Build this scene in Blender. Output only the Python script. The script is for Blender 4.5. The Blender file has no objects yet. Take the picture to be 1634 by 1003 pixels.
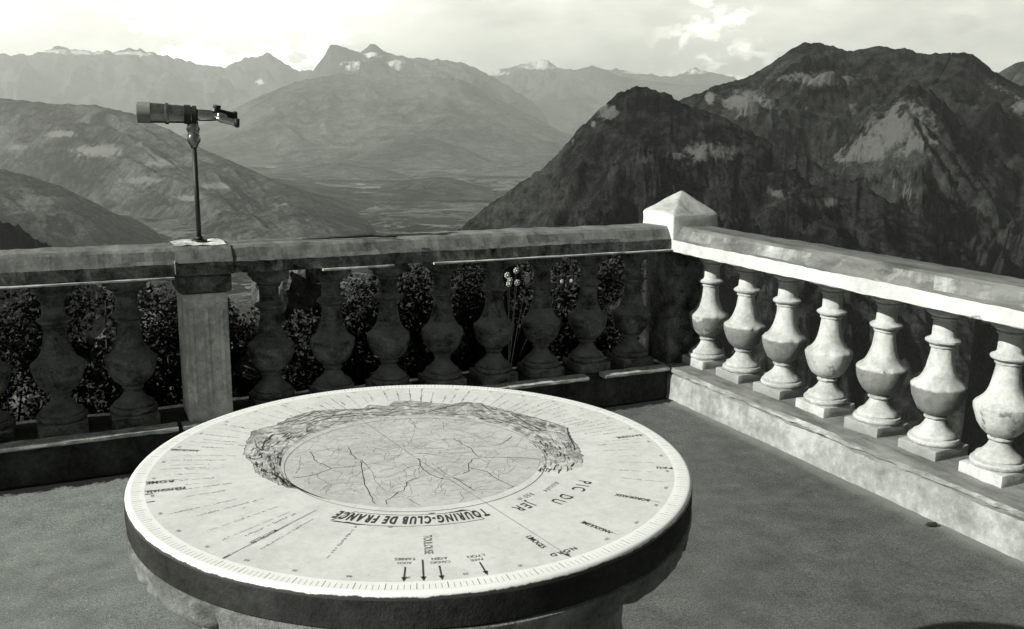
import bpy, bmesh, math, random
from mathutils import Vector, Matrix, noise
ROADS=[[(-0.1856,0.1264),(-0.1886,0.0944),(-0.1906,0.0724),(-0.1816,0.0484),(-0.1706,0.0174),(-0.1476,0.0144),(-0.1146,0.0084)],[(-0.2516,-0.0026),(-0.2276,-0.0046),(-0.2026,-0.0006),(-0.1706,0.0174)],[(-0.1066,0.0324),(-0.1206,-0.0216),(-0.1336,-0.0756),(-0.1396,-0.1286),(-0.1466,-0.1846)],[(-0.0296,-0.0976),(-0.0556,-0.1046),(-0.0666,-0.1226),(-0.0746,-0.1416),(-0.0916,-0.1506),(-0.1086,-0.1696),(-0.1246,-0.1786),(-0.1276,-0.1956)],[(-0.1066,0.1204),(-0.1126,0.0844),(-0.1106,0.0534),(-0.1036,0.0304),(-0.1036,0.0084)],[(0.1154,0.0844),(0.1184,0.0434),(0.1244,0.0124),(0.1194,-0.0136),(0.1184,-0.0436),(0.1544,-0.0596),(0.2014,-0.0836),(0.2394,-0.1086)],[(0.1164,-0.0466),(0.1004,-0.0486),(0.0844,-0.0676),(0.0704,-0.1026),(0.0524,-0.1136)],[(0.0774,-0.0906),(0.0944,-0.1106),(0.1004,-0.1226),(0.1044,-0.1686),(0.1094,-0.2006),(0.1184,-0.2146)],[(0.0034,0.0004),(0.0004,-0.0176),(-0.0086,-0.0366),(-0.0106,-0.0646),(-0.0036,-0.0916),(0.0064,-0.1226)],[(0.2554,0.0014),(0.2584,-0.0186),(0.2594,-0.0416)],[(0.1784,0.0064),(0.2084,0.0184),(0.2344,0.0444)],[(0.0304,-0.1246),(0.0354,-0.1646),(0.0404,-0.1976)]]
THIN=[[(-0.2096,0.1474),(-0.1616,0.1264),(-0.1386,0.1284),(-0.1226,0.1024),(-0.1096,0.0864),(-0.0746,0.0674),(-0.0446,0.0344),(-0.0126,0.0344)],[(-0.1066,0.1204),(-0.0796,0.1334)],[(-0.1036,0.0084),(-0.0936,0.0154),(-0.0746,-0.0016),(-0.0476,-0.0216)],[(-0.1046,0.0054),(-0.1046,-0.0346),(-0.1126,-0.0796),(-0.1126,-0.1136),(-0.1096,-0.1346),(-0.1046,-0.1446),(-0.0916,-0.1506)],[(-0.2026,-0.0006),(-0.2056,-0.0206),(-0.2006,-0.0496),(-0.1916,-0.0646),(-0.1686,-0.0676),(-0.1396,-0.0736),(-0.1076,-0.0636),(-0.0856,-0.0706)],[(-0.1916,-0.0646),(-0.2066,-0.0886),(-0.2146,-0.1096)],[(-0.1726,0.0044),(-0.1566,-0.0126),(-0.1736,-0.0376),(-0.1776,-0.0476)],[(-0.0696,0.0694),(-0.0606,0.0864),(-0.0236,0.0974),(0.0024,0.0904)],[(-0.1066,-0.1706),(-0.0886,-0.1706),(-0.0836,-0.1916),(-0.0746,-0.2216)],[(-0.2336,0.0974),(-0.2196,0.0844),(-0.2296,0.0384),(-0.2436,0.0144)],[(-0.1036,0.0084),(-0.0586,0.0144),(-0.0146,0.0414),(0.0054,0.0264)],[(-0.0856,-0.0706),(-0.0476,-0.0536),(-0.0256,-0.0326),(-0.0086,-0.0366)],[(0.0724,0.2554),(0.0714,0.1974),(0.0184,0.0974),(0.0264,0.0654)],[(-0.1916,-0.0646),(-0.2066,-0.0716),(-0.2216,-0.0846)],[(0.0524,-0.1136),(0.0344,-0.1146),(0.0114,-0.1226)],[(0.0064,-0.1226),(0.0264,-0.1346)],[(-0.0616,-0.1166),(-0.0386,-0.0996),(-0.0186,-0.0916),(-0.0036,-0.0926)],[(0.1154,0.0844),(0.0824,0.0884),(0.0494,0.0764),(0.0244,0.0554),(0.0154,0.0884),(0.0164,0.1054)],[(0.0114,0.0264),(0.0544,0.0154),(0.0824,-0.0016),(0.1154,-0.0086)],[(0.0104,0.0304),(0.0404,0.0104),(0.0564,-0.0096),(0.0784,-0.0396),(0.1044,-0.0446)],[(0.1304,0.0164),(0.1784,0.0064),(0.2114,-0.0116),(0.2264,-0.0366),(0.2614,-0.0616)],[(0.0644,0.2334),(0.0754,0.2494),(0.1044,0.2454),(0.1324,0.2294),(0.1354,0.2024),(0.1194,0.1524),(0.0844,0.1564),(0.0654,0.1804),(0.0674,0.2074),(0.0644,0.2334)],[(0.1274,0.1574),(0.1504,0.1194),(0.1644,0.0934),(0.1704,0.0494),(0.1804,0.0274)],[(0.1164,-0.0466),(0.1194,-0.0636),(0.1234,-0.0786),(0.1054,-0.1086)],[(0.0064,-0.1226),(-0.0056,-0.1436),(-0.0186,-0.1606)],[(-0.0846,-0.1806),(-0.0806,-0.2036),(-0.0746,-0.2216)],[(0.0404,-0.1976),(0.0464,-0.1896),(0.0734,-0.1876)],[(0.0404,-0.1976),(0.0784,-0.2066),(0.1014,-0.2166),(0.1184,-0.2146)],[(0.0304,-0.1246),(0.0404,-0.1526),(0.0584,-0.1606),(0.0884,-0.1736)],[(0.0134,-0.1916),(0.0084,-0.2216),(-0.0036,-0.2376)],[(0.1114,-0.1236),(0.1114,-0.1486),(0.1394,-0.1426),(0.1634,-0.1216)],[(0.2014,-0.0936),(0.2154,-0.1026),(0.2394,-0.1086)],[(0.2374,-0.1126),(0.2144,-0.1376)],[(-0.0346,-0.0406),(-0.0196,-0.0356),(-0.0076,-0.0376)],[(-0.0106,-0.0356),(-0.0226,-0.0776)],[(0.0194,-0.0326),(0.0214,-0.0846),(0.0264,-0.1106)],[(0.1654,-0.0166),(0.1624,-0.0426),(0.1424,-0.0546)],[(0.0694,-0.1056),(0.0514,-0.0726),(0.0214,-0.0846)]]
PAN=[(-0.2096,-0.1306),(-0.2506,-0.0616),(-0.2696,-0.0466),(-0.2976,0.0164),(-0.3096,0.0494),(-0.3056,0.1024),(-0.3076,0.1224),(-0.3136,0.1564),(-0.3016,0.2114),(-0.2796,0.2754),(-0.2716,0.3034),(-0.2156,0.3254),(-0.1806,0.3594),(-0.1306,0.3884),(-0.1066,0.3934),(-0.0016,0.3644),(0.0184,0.3884),(0.0584,0.3594),(0.0854,0.3924),(0.1154,0.3854),(0.1644,0.3424),(0.2024,0.3144),(0.2444,0.3184),(0.2684,0.2974),(0.2894,0.2504),(0.3134,0.1974),(0.3394,0.1494),(0.3574,0.0914),(0.3754,0.0504),(0.3564,0.0074),(0.3444,-0.0326),(0.3284,-0.0886),(0.3024,-0.1456),(0.2744,-0.1826),(0.2394,-0.1816),(0.2154,-0.1746)]
INK=[[(-0.2706,0.2974),(-0.2216,0.3204),(-0.1656,0.3454),(-0.1336,0.3664),(-0.1086,0.3864),(-0.0686,0.3734),(0.0054,0.3594)],[(-0.1666,0.3334),(-0.1406,0.3474),(-0.1086,0.3554),(-0.0436,0.3714),(0.0304,0.3534),(0.1014,0.3004)],[(-0.1736,0.2994),(-0.1466,0.3204),(-0.1146,0.3404),(-0.0766,0.3414),(-0.0026,0.3324),(0.0674,0.3064)],[(-0.1566,0.2924),(-0.1336,0.3154),(-0.0946,0.3234),(-0.0316,0.3224),(0.0964,0.2894)],[(-0.1546,0.2914),(-0.1646,0.2474),(-0.1446,0.2704)],[(-0.2766,0.2504),(-0.2806,0.2084),(-0.2766,0.1714),(-0.2636,0.2154),(-0.2336,0.2624),(-0.1946,0.2604),(-0.2196,0.2114)],[(-0.3136,0.1534),(-0.2996,0.1274),(-0.2836,0.1334),(-0.2796,0.1654)],[(-0.2796,0.0994),(-0.2616,0.1174),(-0.2486,0.1184),(-0.2586,0.0704),(-0.2666,0.0804)],[(-0.3076,0.0854),(-0.2966,0.0554),(-0.2776,0.0294),(-0.2676,-0.0396),(-0.2446,-0.0506),(-0.2186,-0.1066)],[(-0.2506,-0.0186),(-0.2386,-0.0586),(-0.2246,-0.0926),(-0.2086,-0.1296)],[(0.1064,0.2714),(0.1504,0.2884),(0.2134,0.3074),(0.2404,0.3054)],[(0.2464,0.2934),(0.2694,0.2934),(0.2694,0.2184)],[(0.2814,0.2694),(0.3034,0.1954),(0.3054,0.1164),(0.3154,0.0554),(0.3574,0.0134)],[(0.2324,0.2994),(0.2334,0.1994),(0.2594,0.1614),(0.2874,0.1074),(0.2934,0.0644),(0.3334,0.0394)],[(0.3764,0.0524),(0.3574,0.0134),(0.3384,-0.0396),(0.3194,-0.0826)],[(0.3064,0.1854),(0.3414,0.1434),(0.3764,0.0524)],[(0.2114,-0.1486),(0.2184,-0.1586),(0.2314,-0.1706)]]
RIDGES={'farleft': [(-4.04,2.88),(-2.31,3.12),(-1.14,3.07),(0.39,3.55),(1.3,3.5),(2.22,3.3),(3.49,3.52),(4.63,3.7),(5.27,3.52),(6.07,3.28),(7.72,2.92),(9.07,2.76),(9.6,3.12),(10.48,3.42),(11.54,3.66),(12.22,3.19),(12.91,2.72),(14.34,2.65),(16.14,2.51),(19.07,2.21),(23.54,1.55)],'peak': [(9.63,-0.11),(12.15,1.36),(13.98,2.74),(14.54,3.46),(15.03,4.25),(15.64,4.16),(16.72,3.87),(17.27,4.38),(17.81,4.25),(18.36,3.84),(19.82,3.58),(21.3,3.5),(22.79,3.35),(23.91,2.83),(25.04,2.3),(26.55,1.41),(28.85,-0.22)],'mid': [(5.11,-1.73),(7.89,-0.31),(10.38,0.97),(12.89,2.08),(15.42,2.64),(17.6,2.47),(21.3,2.53),(22.79,2.34),(24.3,1.56),(26.95,0.31),(28.47,-0.45),(30.0,-1.02),(31.92,-2.03)],'snow': [(21.3,2.32),(24.28,2.83),(25.03,3.02),(26.15,3.26),(27.26,3.56),(27.82,3.6),(28.39,3.14),(29.51,3.0),(30.63,2.8),(31.74,3.1),(32.48,3.03),(33.59,2.82),(35.06,2.69),(36.48,3.19),(37.58,2.95),(39.02,2.6),(40.75,3.13),(43.18,2.78)],'second': [(25.05,0.84),(26.55,1.59),(28.03,2.41),(29.51,3.08),(30.43,3.3),(31.18,3.09),(32.12,2.67),(33.6,2.46),(34.71,2.33),(36.9,2.23),(39.79,1.72)],'lefthill': [(-4.21,0.99),(-2.51,0.87),(-0.75,0.65),(2.02,0.54),(3.92,0.16),(5.84,-0.68),(7.81,-1.9),(10.21,-2.98),(11.97,-3.82),(13.4,-4.6),(15.22,-5.65),(16.7,-6.53)],'lowleft': [(-4.55,-2.61),(-2.83,-2.83),(-1.37,-3.25),(0.12,-3.88),(1.64,-4.74),(3.2,-5.76),(4.81,-6.69)],'knoll': [(-5.37,-5.3),(-3.07,-5.62),(-2.2,-5.99),(-1.34,-6.71),(-0.62,-7.43),(0.41,-8.46)],'cone': [(22.82,-6.33),(24.35,-4.98),(26.25,-3.63),(27.76,-2.47),(28.87,-1.33),(29.98,-0.2),(31.07,0.8),(32.16,1.69),(33.07,1.99),(33.99,1.93),(35.11,1.65),(35.86,1.18),(37.35,0.62),(39.56,-0.32),(41.75,-1.29),(44.27,-2.42),(47.1,-3.81),(49.84,-5.09)],'massif': [(32.64,-1.28),(34.43,0.41),(35.85,1.4),(36.92,1.77),(37.62,2.1),(38.5,2.35),(39.72,2.78),(41.06,3.65),(42.04,4.33),(42.54,4.53),(44.07,4.41),(44.75,4.2),(46.39,4.35),(47.04,4.27),(47.83,4.36),(48.65,4.08),(50.83,3.98),(51.48,3.55),(52.45,2.89),(53.08,2.56),(54.63,1.75),(56.44,0.8)],'far_right': [(51.6,2.41),(52.46,2.83),(52.87,3.11),(53.29,3.36),(54.42,3.59),(56.14,3.31)],'spur': [(41.99,-4.74),(44.25,-2.2),(45.48,-0.51),(46.69,0.89),(47.89,2.02),(48.57,2.29),(49.5,1.75),(50.88,0.42),(52.59,-1.22),(54.56,-2.82)]}
SPOTS=[(16.34,3.05),(18.71,3.1),(17.26,3.71),(39.08,4.52),(50.36,5.66),(10.52,4.46),(0.78,4.7),(52.24,2.08),(36.04,4.88)]
SKY_GAIN = .20
CLOUD = 16.0
HAZE = 5.2e-5
EXPO = 0.62

random.seed(11)
R = math.radians
S = bpy.context.scene
COL = S.collection

# ------------------------------------------------------------ object helpers
def link(name, me, mat=None, parent=None, smooth=False):
    o = bpy.data.objects.new(name, me); COL.objects.link(o)
    if mat: me.materials.append(mat)
    if parent: o.parent = parent
    if smooth:
        for p in me.polygons: p.use_smooth = True
    return o
def mesh(name, verts, faces):
    me = bpy.data.meshes.new(name); me.from_pydata(verts, [], faces); me.update(); return me
def bm_obj(name, bm, mat=None, parent=None, smooth=False):
    me = bpy.data.meshes.new(name); bm.normal_update(); bm.to_mesh(me); bm.free()
    return link(name, me, mat, parent, smooth)
def empty(name, loc, label, cat, group=None):
    o = bpy.data.objects.new(name, None); COL.objects.link(o); o.location = loc
    o['label'] = label; o['category'] = cat
    if group: o['group'] = group
    return o
def tag(o, label, cat, group=None):
    o['label'] = label; o['category'] = cat
    if group: o['group'] = group
    return o
def structure(o): o['kind'] = 'structure'; return o
def bevel(bm, off, seg=2):
    bmesh.ops.bevel(bm, geom=bm.edges[:], offset=off, segments=seg, profile=.5, affect='EDGES', clamp_overlap=True)
def box(bm, x0, x1, y0, y1, z0, z1):
    v = [bm.verts.new(p) for p in ((x0,y0,z0),(x1,y0,z0),(x1,y1,z0),(x0,y1,z0),(x0,y0,z1),(x1,y0,z1),(x1,y1,z1),(x0,y1,z1))]
    for f in ((0,3,2,1),(4,5,6,7),(0,1,5,4),(1,2,6,5),(2,3,7,6),(3,0,4,7)): bm.faces.new([v[i] for i in f])
def roughbox(name, b, mat, parent, off=.008, jit=.002, cuts=6):
    bm = bmesh.new(); box(bm, *b); bevel(bm, off, 2)
    bmesh.ops.subdivide_edges(bm, edges=[e for e in bm.edges if e.calc_length() > .03], cuts=cuts, use_grid_fill=True)
    for v in bm.verts:
        n = noise.noise_vector(v.co*9 + Vector((3.1,7,1)))*jit + noise.noise_vector(v.co*31)*jit*.5
        v.co += n
    return bm_obj(name, bm, mat, parent, True)
def lathe(bm, prof, seg=40, c=(0,0,0), jit=0):
    rings = []
    for r, z in prof:
        ring = []
        for i in range(seg):
            a = 2*math.pi*i/seg
            p = Vector((c[0]+r*math.cos(a), c[1]+r*math.sin(a), c[2]+z))
            if jit: p += noise.noise_vector(p*14)*jit
            ring.append(bm.verts.new(p))
        rings.append(ring)
    for A, B in zip(rings, rings[1:]):
        for i in range(seg): bm.faces.new((A[i], A[(i+1) % seg], B[(i+1) % seg], B[i]))
    bm.faces.new(rings[0][::-1]); bm.faces.new(rings[-1])
def tube(bm, pts, rad, seg=12, cap=True):
    pts = [Vector(p) for p in pts]; rings = []
    rads = rad if isinstance(rad, (list, tuple)) else [rad]*len(pts)
    for k, p in enumerate(pts):
        d = (pts[min(k+1, len(pts)-1)] - pts[max(k-1, 0)]).normalized()
        u = d.cross(Vector((0,0,1))) if abs(d.z) < .9 else d.cross(Vector((1,0,0)))
        u.normalize(); w = d.cross(u)
        rings.append([bm.verts.new(p + (u*math.cos(2*math.pi*i/seg) + w*math.sin(2*math.pi*i/seg))*rads[k]) for i in range(seg)])
    for A, B in zip(rings, rings[1:]):
        for i in range(seg): bm.faces.new((A[i], A[(i+1) % seg], B[(i+1) % seg], B[i]))
    if cap: bm.faces.new(rings[0][::-1]); bm.faces.new(rings[-1])
def sweep(name, prof, axis, a0, a1, mat, parent, step=.03, jit=.003, wave=.003):
    """closed section (u across, z) drawn along x or y, every vertex a little off true"""
    n = max(2, int(abs(a1-a0)/step)); V = []; F = []; m = len(prof)
    for k in range(n+1):
        t = a0 + (a1-a0)*k/n
        for j, (u, z) in enumerate(prof):
            q = Vector((t*3.0, j*5.3+u, 2.0)); s = Vector((t*17.0, j*3.1, u*4))
            du = noise.noise(q)*wave + noise.noise(s)*jit
            dz = noise.noise(q+Vector((0,9,4)))*wave + noise.noise(s+Vector((5,1,8)))*jit
            V.append((t, u+du, z+dz) if axis == 'x' else (u+du, t, z+dz))
    for k in range(n):
        for j in range(m):
            a, b = k*m+j, k*m+(j+1) % m
            F.append((a, b, b+m, a+m))
    F.append(list(range(m))[::-1]); F.append([n*m+j for j in range(m)])
    me = mesh(name, V, F); o = link(name, me, mat, parent)
    bm = bmesh.new(); bm.from_mesh(me); bmesh.ops.recalc_face_normals(bm, faces=bm.faces); bm.to_mesh(me); bm.free()
    for p in me.polygons: p.use_smooth = False
    return o

# ------------------------------------------------------------ materials
TINT = (.97, 1.0, .985)
def g(v, t=1): return (v*(1+(TINT[0]-1)*t), v, v*(1+(TINT[2]-1)*t), 1)
class NT:
    def __init__(s, name):
        s.m = bpy.data.materials.new(name); s.m.use_nodes = True; s.t = s.m.node_tree
        s.b = s.t.nodes['Principled BSDF']; s.x = -300
        s.geo = s.t.nodes.new('ShaderNodeNewGeometry')
    def n(s, ty, **kw):
        o = s.t.nodes.new(ty)
        for k, v in kw.items(): setattr(o, k, v)
        return o
    def l(s, a, b): s.t.links.new(a, b)
    def noise(s, scale, detail=6, rough=.6, vec=None, dist=0):
        o = s.n('ShaderNodeTexNoise'); o.inputs['Scale'].default_value = scale; o.inputs['Detail'].default_value = detail
        o.inputs['Roughness'].default_value = rough; o.inputs['Distortion'].default_value = dist
        s.l(vec or s.geo.outputs['Position'], o.inputs['Vector']); return o.outputs[0]
    def ramp(s, inp, stops, interp='LINEAR'):
        o = s.n('ShaderNodeValToRGB'); o.color_ramp.interpolation = interp
        e = o.color_ramp.elements
        while len(e) < len(stops): e.new(.5)
        for el, (p, c) in zip(e, stops): el.position = p; el.color = c if isinstance(c, tuple) else (c, c, c, 1)
        s.l(inp, o.inputs[0]); return o.outputs[0]
    def mix(s, f, a, b, mode='MIX'):
        o = s.n('ShaderNodeMix', data_type='RGBA', blend_type=mode)
        for sock, v in ((o.inputs[0], f), (o.inputs[6], a), (o.inputs[7], b)):
            if hasattr(v, 'is_output'): s.l(v, sock)
            else: sock.default_value = v
        return o.outputs[2]
    def math(s, op, a, b=0, c=0):
        o = s.n('ShaderNodeMath', operation=op)
        for i, v in enumerate((a, b, c)):
            if hasattr(v, 'is_output'): s.l(v, o.inputs[i])
            else: o.inputs[i].default_value = v
        return o.outputs[0]
    def mapping(s, sc=(1,1,1), rot=(0,0,0)):
        o = s.n('ShaderNodeMapping'); s.l(s.geo.outputs['Position'], o.inputs[0])
        o.inputs['Scale'].default_value = sc; o.inputs['Rotation'].default_value = rot; return o.outputs[0]
    def bump(s, h, strength=.3, dist=.01, prev=None):
        o = s.n('ShaderNodeBump'); o.inputs['Strength'].default_value = strength; o.inputs['Distance'].default_value = dist
        s.l(h, o.inputs['Height'])
        if prev: s.l(prev, o.inputs['Normal'])
        return o.outputs[0]
    def out(s, col, rough=.85, nrm=None, metal=0, spec=.3):
        if hasattr(col, 'is_output'): s.l(col, s.b.inputs['Base Color'])
        else: s.b.inputs['Base Color'].default_value = col
        if hasattr(rough, 'is_output'): s.l(rough, s.b.inputs['Roughness'])
        else: s.b.inputs['Roughness'].default_value = rough
        s.b.inputs['Metallic'].default_value = metal; s.b.inputs['Specular IOR Level'].default_value = spec
        if nrm: s.l(nrm, s.b.inputs['Normal'])
        return s.m
    def nz(s):
        o = s.n('ShaderNodeSeparateXYZ'); s.l(s.geo.outputs['True Normal'], o.inputs[0]); return o.outputs[2]

def stone(name, light, dark, blot=.45, scale=4, top=None, crack=0, bump=.5, pits=.5, belly=None):
    n = NT(name)
    a = n.noise(scale, 8, .65); b = n.noise(scale*7, 6, .7); fine = n.noise(220, 3, .7)
    m = n.mix(.35, a, b)
    c = n.ramp(m, [(blot-.13, g(dark)), (blot+.02, g(dark*.5+light*.5)), (blot+.13, g(light))])
    if belly:   # bellies greyer below the shoulder lip, down to the waist, less so on some
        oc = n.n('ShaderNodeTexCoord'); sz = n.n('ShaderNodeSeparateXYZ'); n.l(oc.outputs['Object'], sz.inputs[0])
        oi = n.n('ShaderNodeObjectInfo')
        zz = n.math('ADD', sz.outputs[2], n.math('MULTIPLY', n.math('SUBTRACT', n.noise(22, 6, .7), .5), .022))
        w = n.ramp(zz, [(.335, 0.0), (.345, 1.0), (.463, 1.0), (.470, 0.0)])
        patchy = n.ramp(n.math('ADD', n.noise(16, 6, .7), n.math('MULTIPLY', n.math('SUBTRACT', oi.outputs['Random'], .35), .5)), [(.38, 0.0), (.46, 1.0)])
        c = n.mix(n.math('MULTIPLY', w, patchy), c, n.ramp(n.noise(30, 7, .7), [(.35, g(belly*.75)), (.6, g(belly*1.15))]))
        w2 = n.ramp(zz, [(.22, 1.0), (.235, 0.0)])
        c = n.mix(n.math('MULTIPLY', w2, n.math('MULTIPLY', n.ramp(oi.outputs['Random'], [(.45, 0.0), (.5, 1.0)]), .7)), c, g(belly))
    # dark specks and lichen
    sp = n.ramp(n.noise(38, 5, .75), [(.30, 1.0), (.38, 0.0)])
    c = n.mix(n.math('MULTIPLY', sp, pits), c, g(dark*.35))
    if top is not None:
        w = n.math('ADD', n.nz(), n.math('MULTIPLY', n.math('SUBTRACT', n.noise(5, 7, .7), .5), .9))
        w = n.ramp(w, [(.30, 0.0), (.62, 1.0)])
        tc = n.ramp(n.noise(11, 8, .7, n.mapping((1,.35,1))), [(.32, g(top*.5)), (.5, g(top)), (.7, g(top*1.5))])
        c = n.mix(w, c, tc)
    c = n.mix(.4, c, n.ramp(fine, [(.3, g(.35)), (.7, g(.75))]), 'SOFT_LIGHT')
    hsum = n.math('ADD', n.math('MULTIPLY', b, .6), n.math('MULTIPLY', fine, .35))
    if crack:
        v = n.n('ShaderNodeTexVoronoi', feature='DISTANCE_TO_EDGE'); v.inputs['Scale'].default_value = crack
        wv = n.n('ShaderNodeMixRGB'); wv.blend_type = 'ADD'; wv.inputs[0].default_value = .35
        nn = n.n('ShaderNodeTexNoise'); nn.inputs['Scale'].default_value = 3; nn.inputs['Detail'].default_value = 6
        n.l(n.geo.outputs['Position'], nn.inputs[0]); n.l(n.mapping((1,.4,.7)), wv.inputs[1]); n.l(nn.outputs[1], wv.inputs[2])
        n.l(wv.outputs[0], v.inputs['Vector'])
        k = n.ramp(v.outputs[0], [(.0, 1.0), (.006, 0.0)])
        k = n.math('MULTIPLY', k, n.ramp(n.noise(1.3, 3), [(.45, 0.0), (.55, 1.0)]))
        c = n.mix(n.math('MULTIPLY', k, .8), c, g(dark*.2)); hsum = n.math('SUBTRACT', hsum, k)
    return n.out(c, .9, n.bump(hsum, bump, .006), spec=.15)

M = {}
M['white_stone'] = stone('limewashed_stone', .62, .34, .42, 3.2, top=.15, crack=.9, bump=.45, pits=.25)
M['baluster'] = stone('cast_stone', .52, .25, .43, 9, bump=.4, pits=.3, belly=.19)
M['plinth'] = stone('stained_render', .42, .12, .48, 3.2, top=.20, bump=.6, pits=.45)
M['post'] = stone('post_stone', .66, .36, .40, 9, top=.34, bump=.35, pits=.2)
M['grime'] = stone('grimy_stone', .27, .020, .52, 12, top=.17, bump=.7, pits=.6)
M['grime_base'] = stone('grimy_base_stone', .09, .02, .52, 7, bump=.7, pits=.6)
M['pilaster'] = stone('pale_worn_stone', .75, .18, .45, 6, bump=.6, pits=.5)
M['sunlit_edge'] = stone('pale_sunlit_edge', .60, .16, .46, 16, bump=.5, pits=.3)
M['cement'] = stone('rough_cement', .25, .05, .45, 7, bump=1.0, pits=.6)
M['rock'] = stone('lichen_rock', .20, .02, .55, 9, bump=1.0, pits=.5)

def asphalt():
    n = NT('worn_asphalt')
    grit = n.noise(420, 3, .8); mid = n.noise(9, 7, .65); big = n.noise(.9, 5, .6)
    c = n.ramp(n.mix(.5, mid, big), [(.38, g(.105)), (.5, g(.145)), (.62, g(.185))])
    c = n.mix(.5, c, n.ramp(n.noise(130, 4, .8), [(.36, g(.12)), (.5, g(.5)), (.64, g(.88))]), 'OVERLAY')
    c = n.mix(.9, c, n.ramp(grit, [(.34, g(.14)), (.5, g(.5)), (.66, g(.86))]), 'OVERLAY')
    sp = n.ramp(n.noise(60, 2, .5), [(.27, 1.0), (.31, 0.0)])
    c = n.mix(n.math('MULTIPLY', sp, .6), c, g(.05))
    sp2 = n.ramp(n.noise(75, 2, .5), [(.70, 0.0), (.73, 1.0)])
    c = n.mix(n.math('MULTIPLY', sp2, .5), c, g(.4))
    # pale cement dust along the foot of the right hand plinth
    sx = n.n('ShaderNodeSeparateXYZ'); n.l(n.geo.outputs['Position'], sx.inputs[0])
    pale = n.ramp(n.math('ADD', n.math('MULTIPLY', n.math('ADD', sx.outputs[0], n.noise(.8, 6, .6)), -.5), 0), [(.55, 0.0), (1.15, 1.0)])   # light gradient put into the colour: paler towards the left
    c = n.mix(n.math('MULTIPLY', pale, .85), c, n.mix(1.0, c, g(2.1), 'MULTIPLY'))
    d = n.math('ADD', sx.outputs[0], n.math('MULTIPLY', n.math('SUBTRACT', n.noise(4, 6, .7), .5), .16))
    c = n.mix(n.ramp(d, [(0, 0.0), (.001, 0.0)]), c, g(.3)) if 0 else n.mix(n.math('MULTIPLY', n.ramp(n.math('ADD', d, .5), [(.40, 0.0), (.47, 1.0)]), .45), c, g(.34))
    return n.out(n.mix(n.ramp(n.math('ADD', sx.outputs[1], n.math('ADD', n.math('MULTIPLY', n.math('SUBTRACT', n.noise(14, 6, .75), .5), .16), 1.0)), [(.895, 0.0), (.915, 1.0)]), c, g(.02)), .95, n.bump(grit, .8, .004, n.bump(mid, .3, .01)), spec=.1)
M['asphalt'] = asphalt()

def terrain(name, forest, meadow, scale, mask=None, patch=.5, hi=None, fields=0, sharp=.08, rockc=.2, mead_lit_k=1.5, grain=.9):
    """mask = name of a point attribute: x rock, y snow, z meadow and painted sunlit slope"""
    n = NT(name)
    a = n.noise(scale, 9, .62, dist=.6); b = n.noise(scale*9, 6, .7)
    c = n.ramp(n.mix(.5, a, b), [(patch-sharp, g(forest)), (patch+sharp, g(meadow))])
    fine = n.noise(scale*38, 5, .85); c = n.mix(grain, c, n.ramp(fine, [(.38, g(.12)), (.62, g(.88))]), 'OVERLAY')
    if fields:
        v = n.n('ShaderNodeTexVoronoi'); v.inputs['Scale'].default_value = fields; v.inputs['Randomness'].default_value = .9
        n.l(n.mapping((1,1.7,1), (0,0,.5)), v.inputs['Vector'])
        s = n.n('ShaderNodeSeparateColor'); n.l(v.outputs['Color'], s.inputs[0])
        f = n.ramp(s.outputs[0], [(0, g(.035)), (.35, g(.05)), (.55, g(.12)), (.75, g(.22)), (.93, g(.40))], 'CONSTANT')
        k = n.ramp(n.noise(scale*2.2, 7, .65), [(.50, 0.0), (.56, 1.0)])
        c = n.mix(k, c, f)
    if mask:
        at = n.n('ShaderNodeAttribute'); at.attribute_name = mask
        s = n.n('ShaderNodeSeparateXYZ'); n.l(at.outputs['Vector'], s.inputs[0])
        nn = n.math('MULTIPLY', n.math('SUBTRACT', n.noise(scale*7, 9, .75), .5), 3.2)
        for i, col in ((2, meadow*mead_lit_k), (0, rockc), (1, .95)):
            w = n.ramp(n.math('ADD', s.outputs[i], nn), [(.42, 0.0), (.78, 1.0)])
            w = n.math('MULTIPLY', w, n.ramp(s.outputs[i], [(.02, 0.0), (.2, 1.0)]))
            c = n.mix(w, c, g(col))
    return n.out(c, 1.0, n.bump(fine, .8, .03/scale, n.bump(b, .9, .06/scale)), spec=0)

def simple(name, v, rough=.5, metal=0, nz=0, bump=0, sc=40):
    n = NT(name); c = g(v)
    if nz: c = n.ramp(n.noise(sc, 6, .7), [(.3, g(v*(1-nz))), (.7, g(v*(1+nz)))])
    return n.out(c, rough, n.bump(n.noise(sc*2), bump, .002) if bump else None, metal, 0 if rough > .9 else .5)
M['ink'] = simple('black_ink', .035, .5)
M['ink_grey'] = simple('grey_ink', .16, .6)
M['ink_pale'] = simple('pale_grey_ink', .36, .6)
M['dark_metal'] = simple('black_painted_metal', .014, .6, 0, .4, .2)
M['brass'] = simple('worn_brass', .55, .22, 1, .15)
M['tube'] = simple('bronzed_metal', .30, .26, .9, .3)
M['glass'] = simple('lens_glass', .03, .08, 0)
M['hood'] = simple('grey_leatherette', .24, .6, 0, .3)
M['leaf'] = simple('dark_leaf', .042, 1.0, 0, .5, 0, 9)
M['twig'] = simple('dry_bark', .05, .9, 0, .5)
M['petal'] = simple('white_petal', .9, .6)
M['lava'] = stone('dark_lava_edge', .045, .012, .5, 9, bump=.6, pits=.4)

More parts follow.
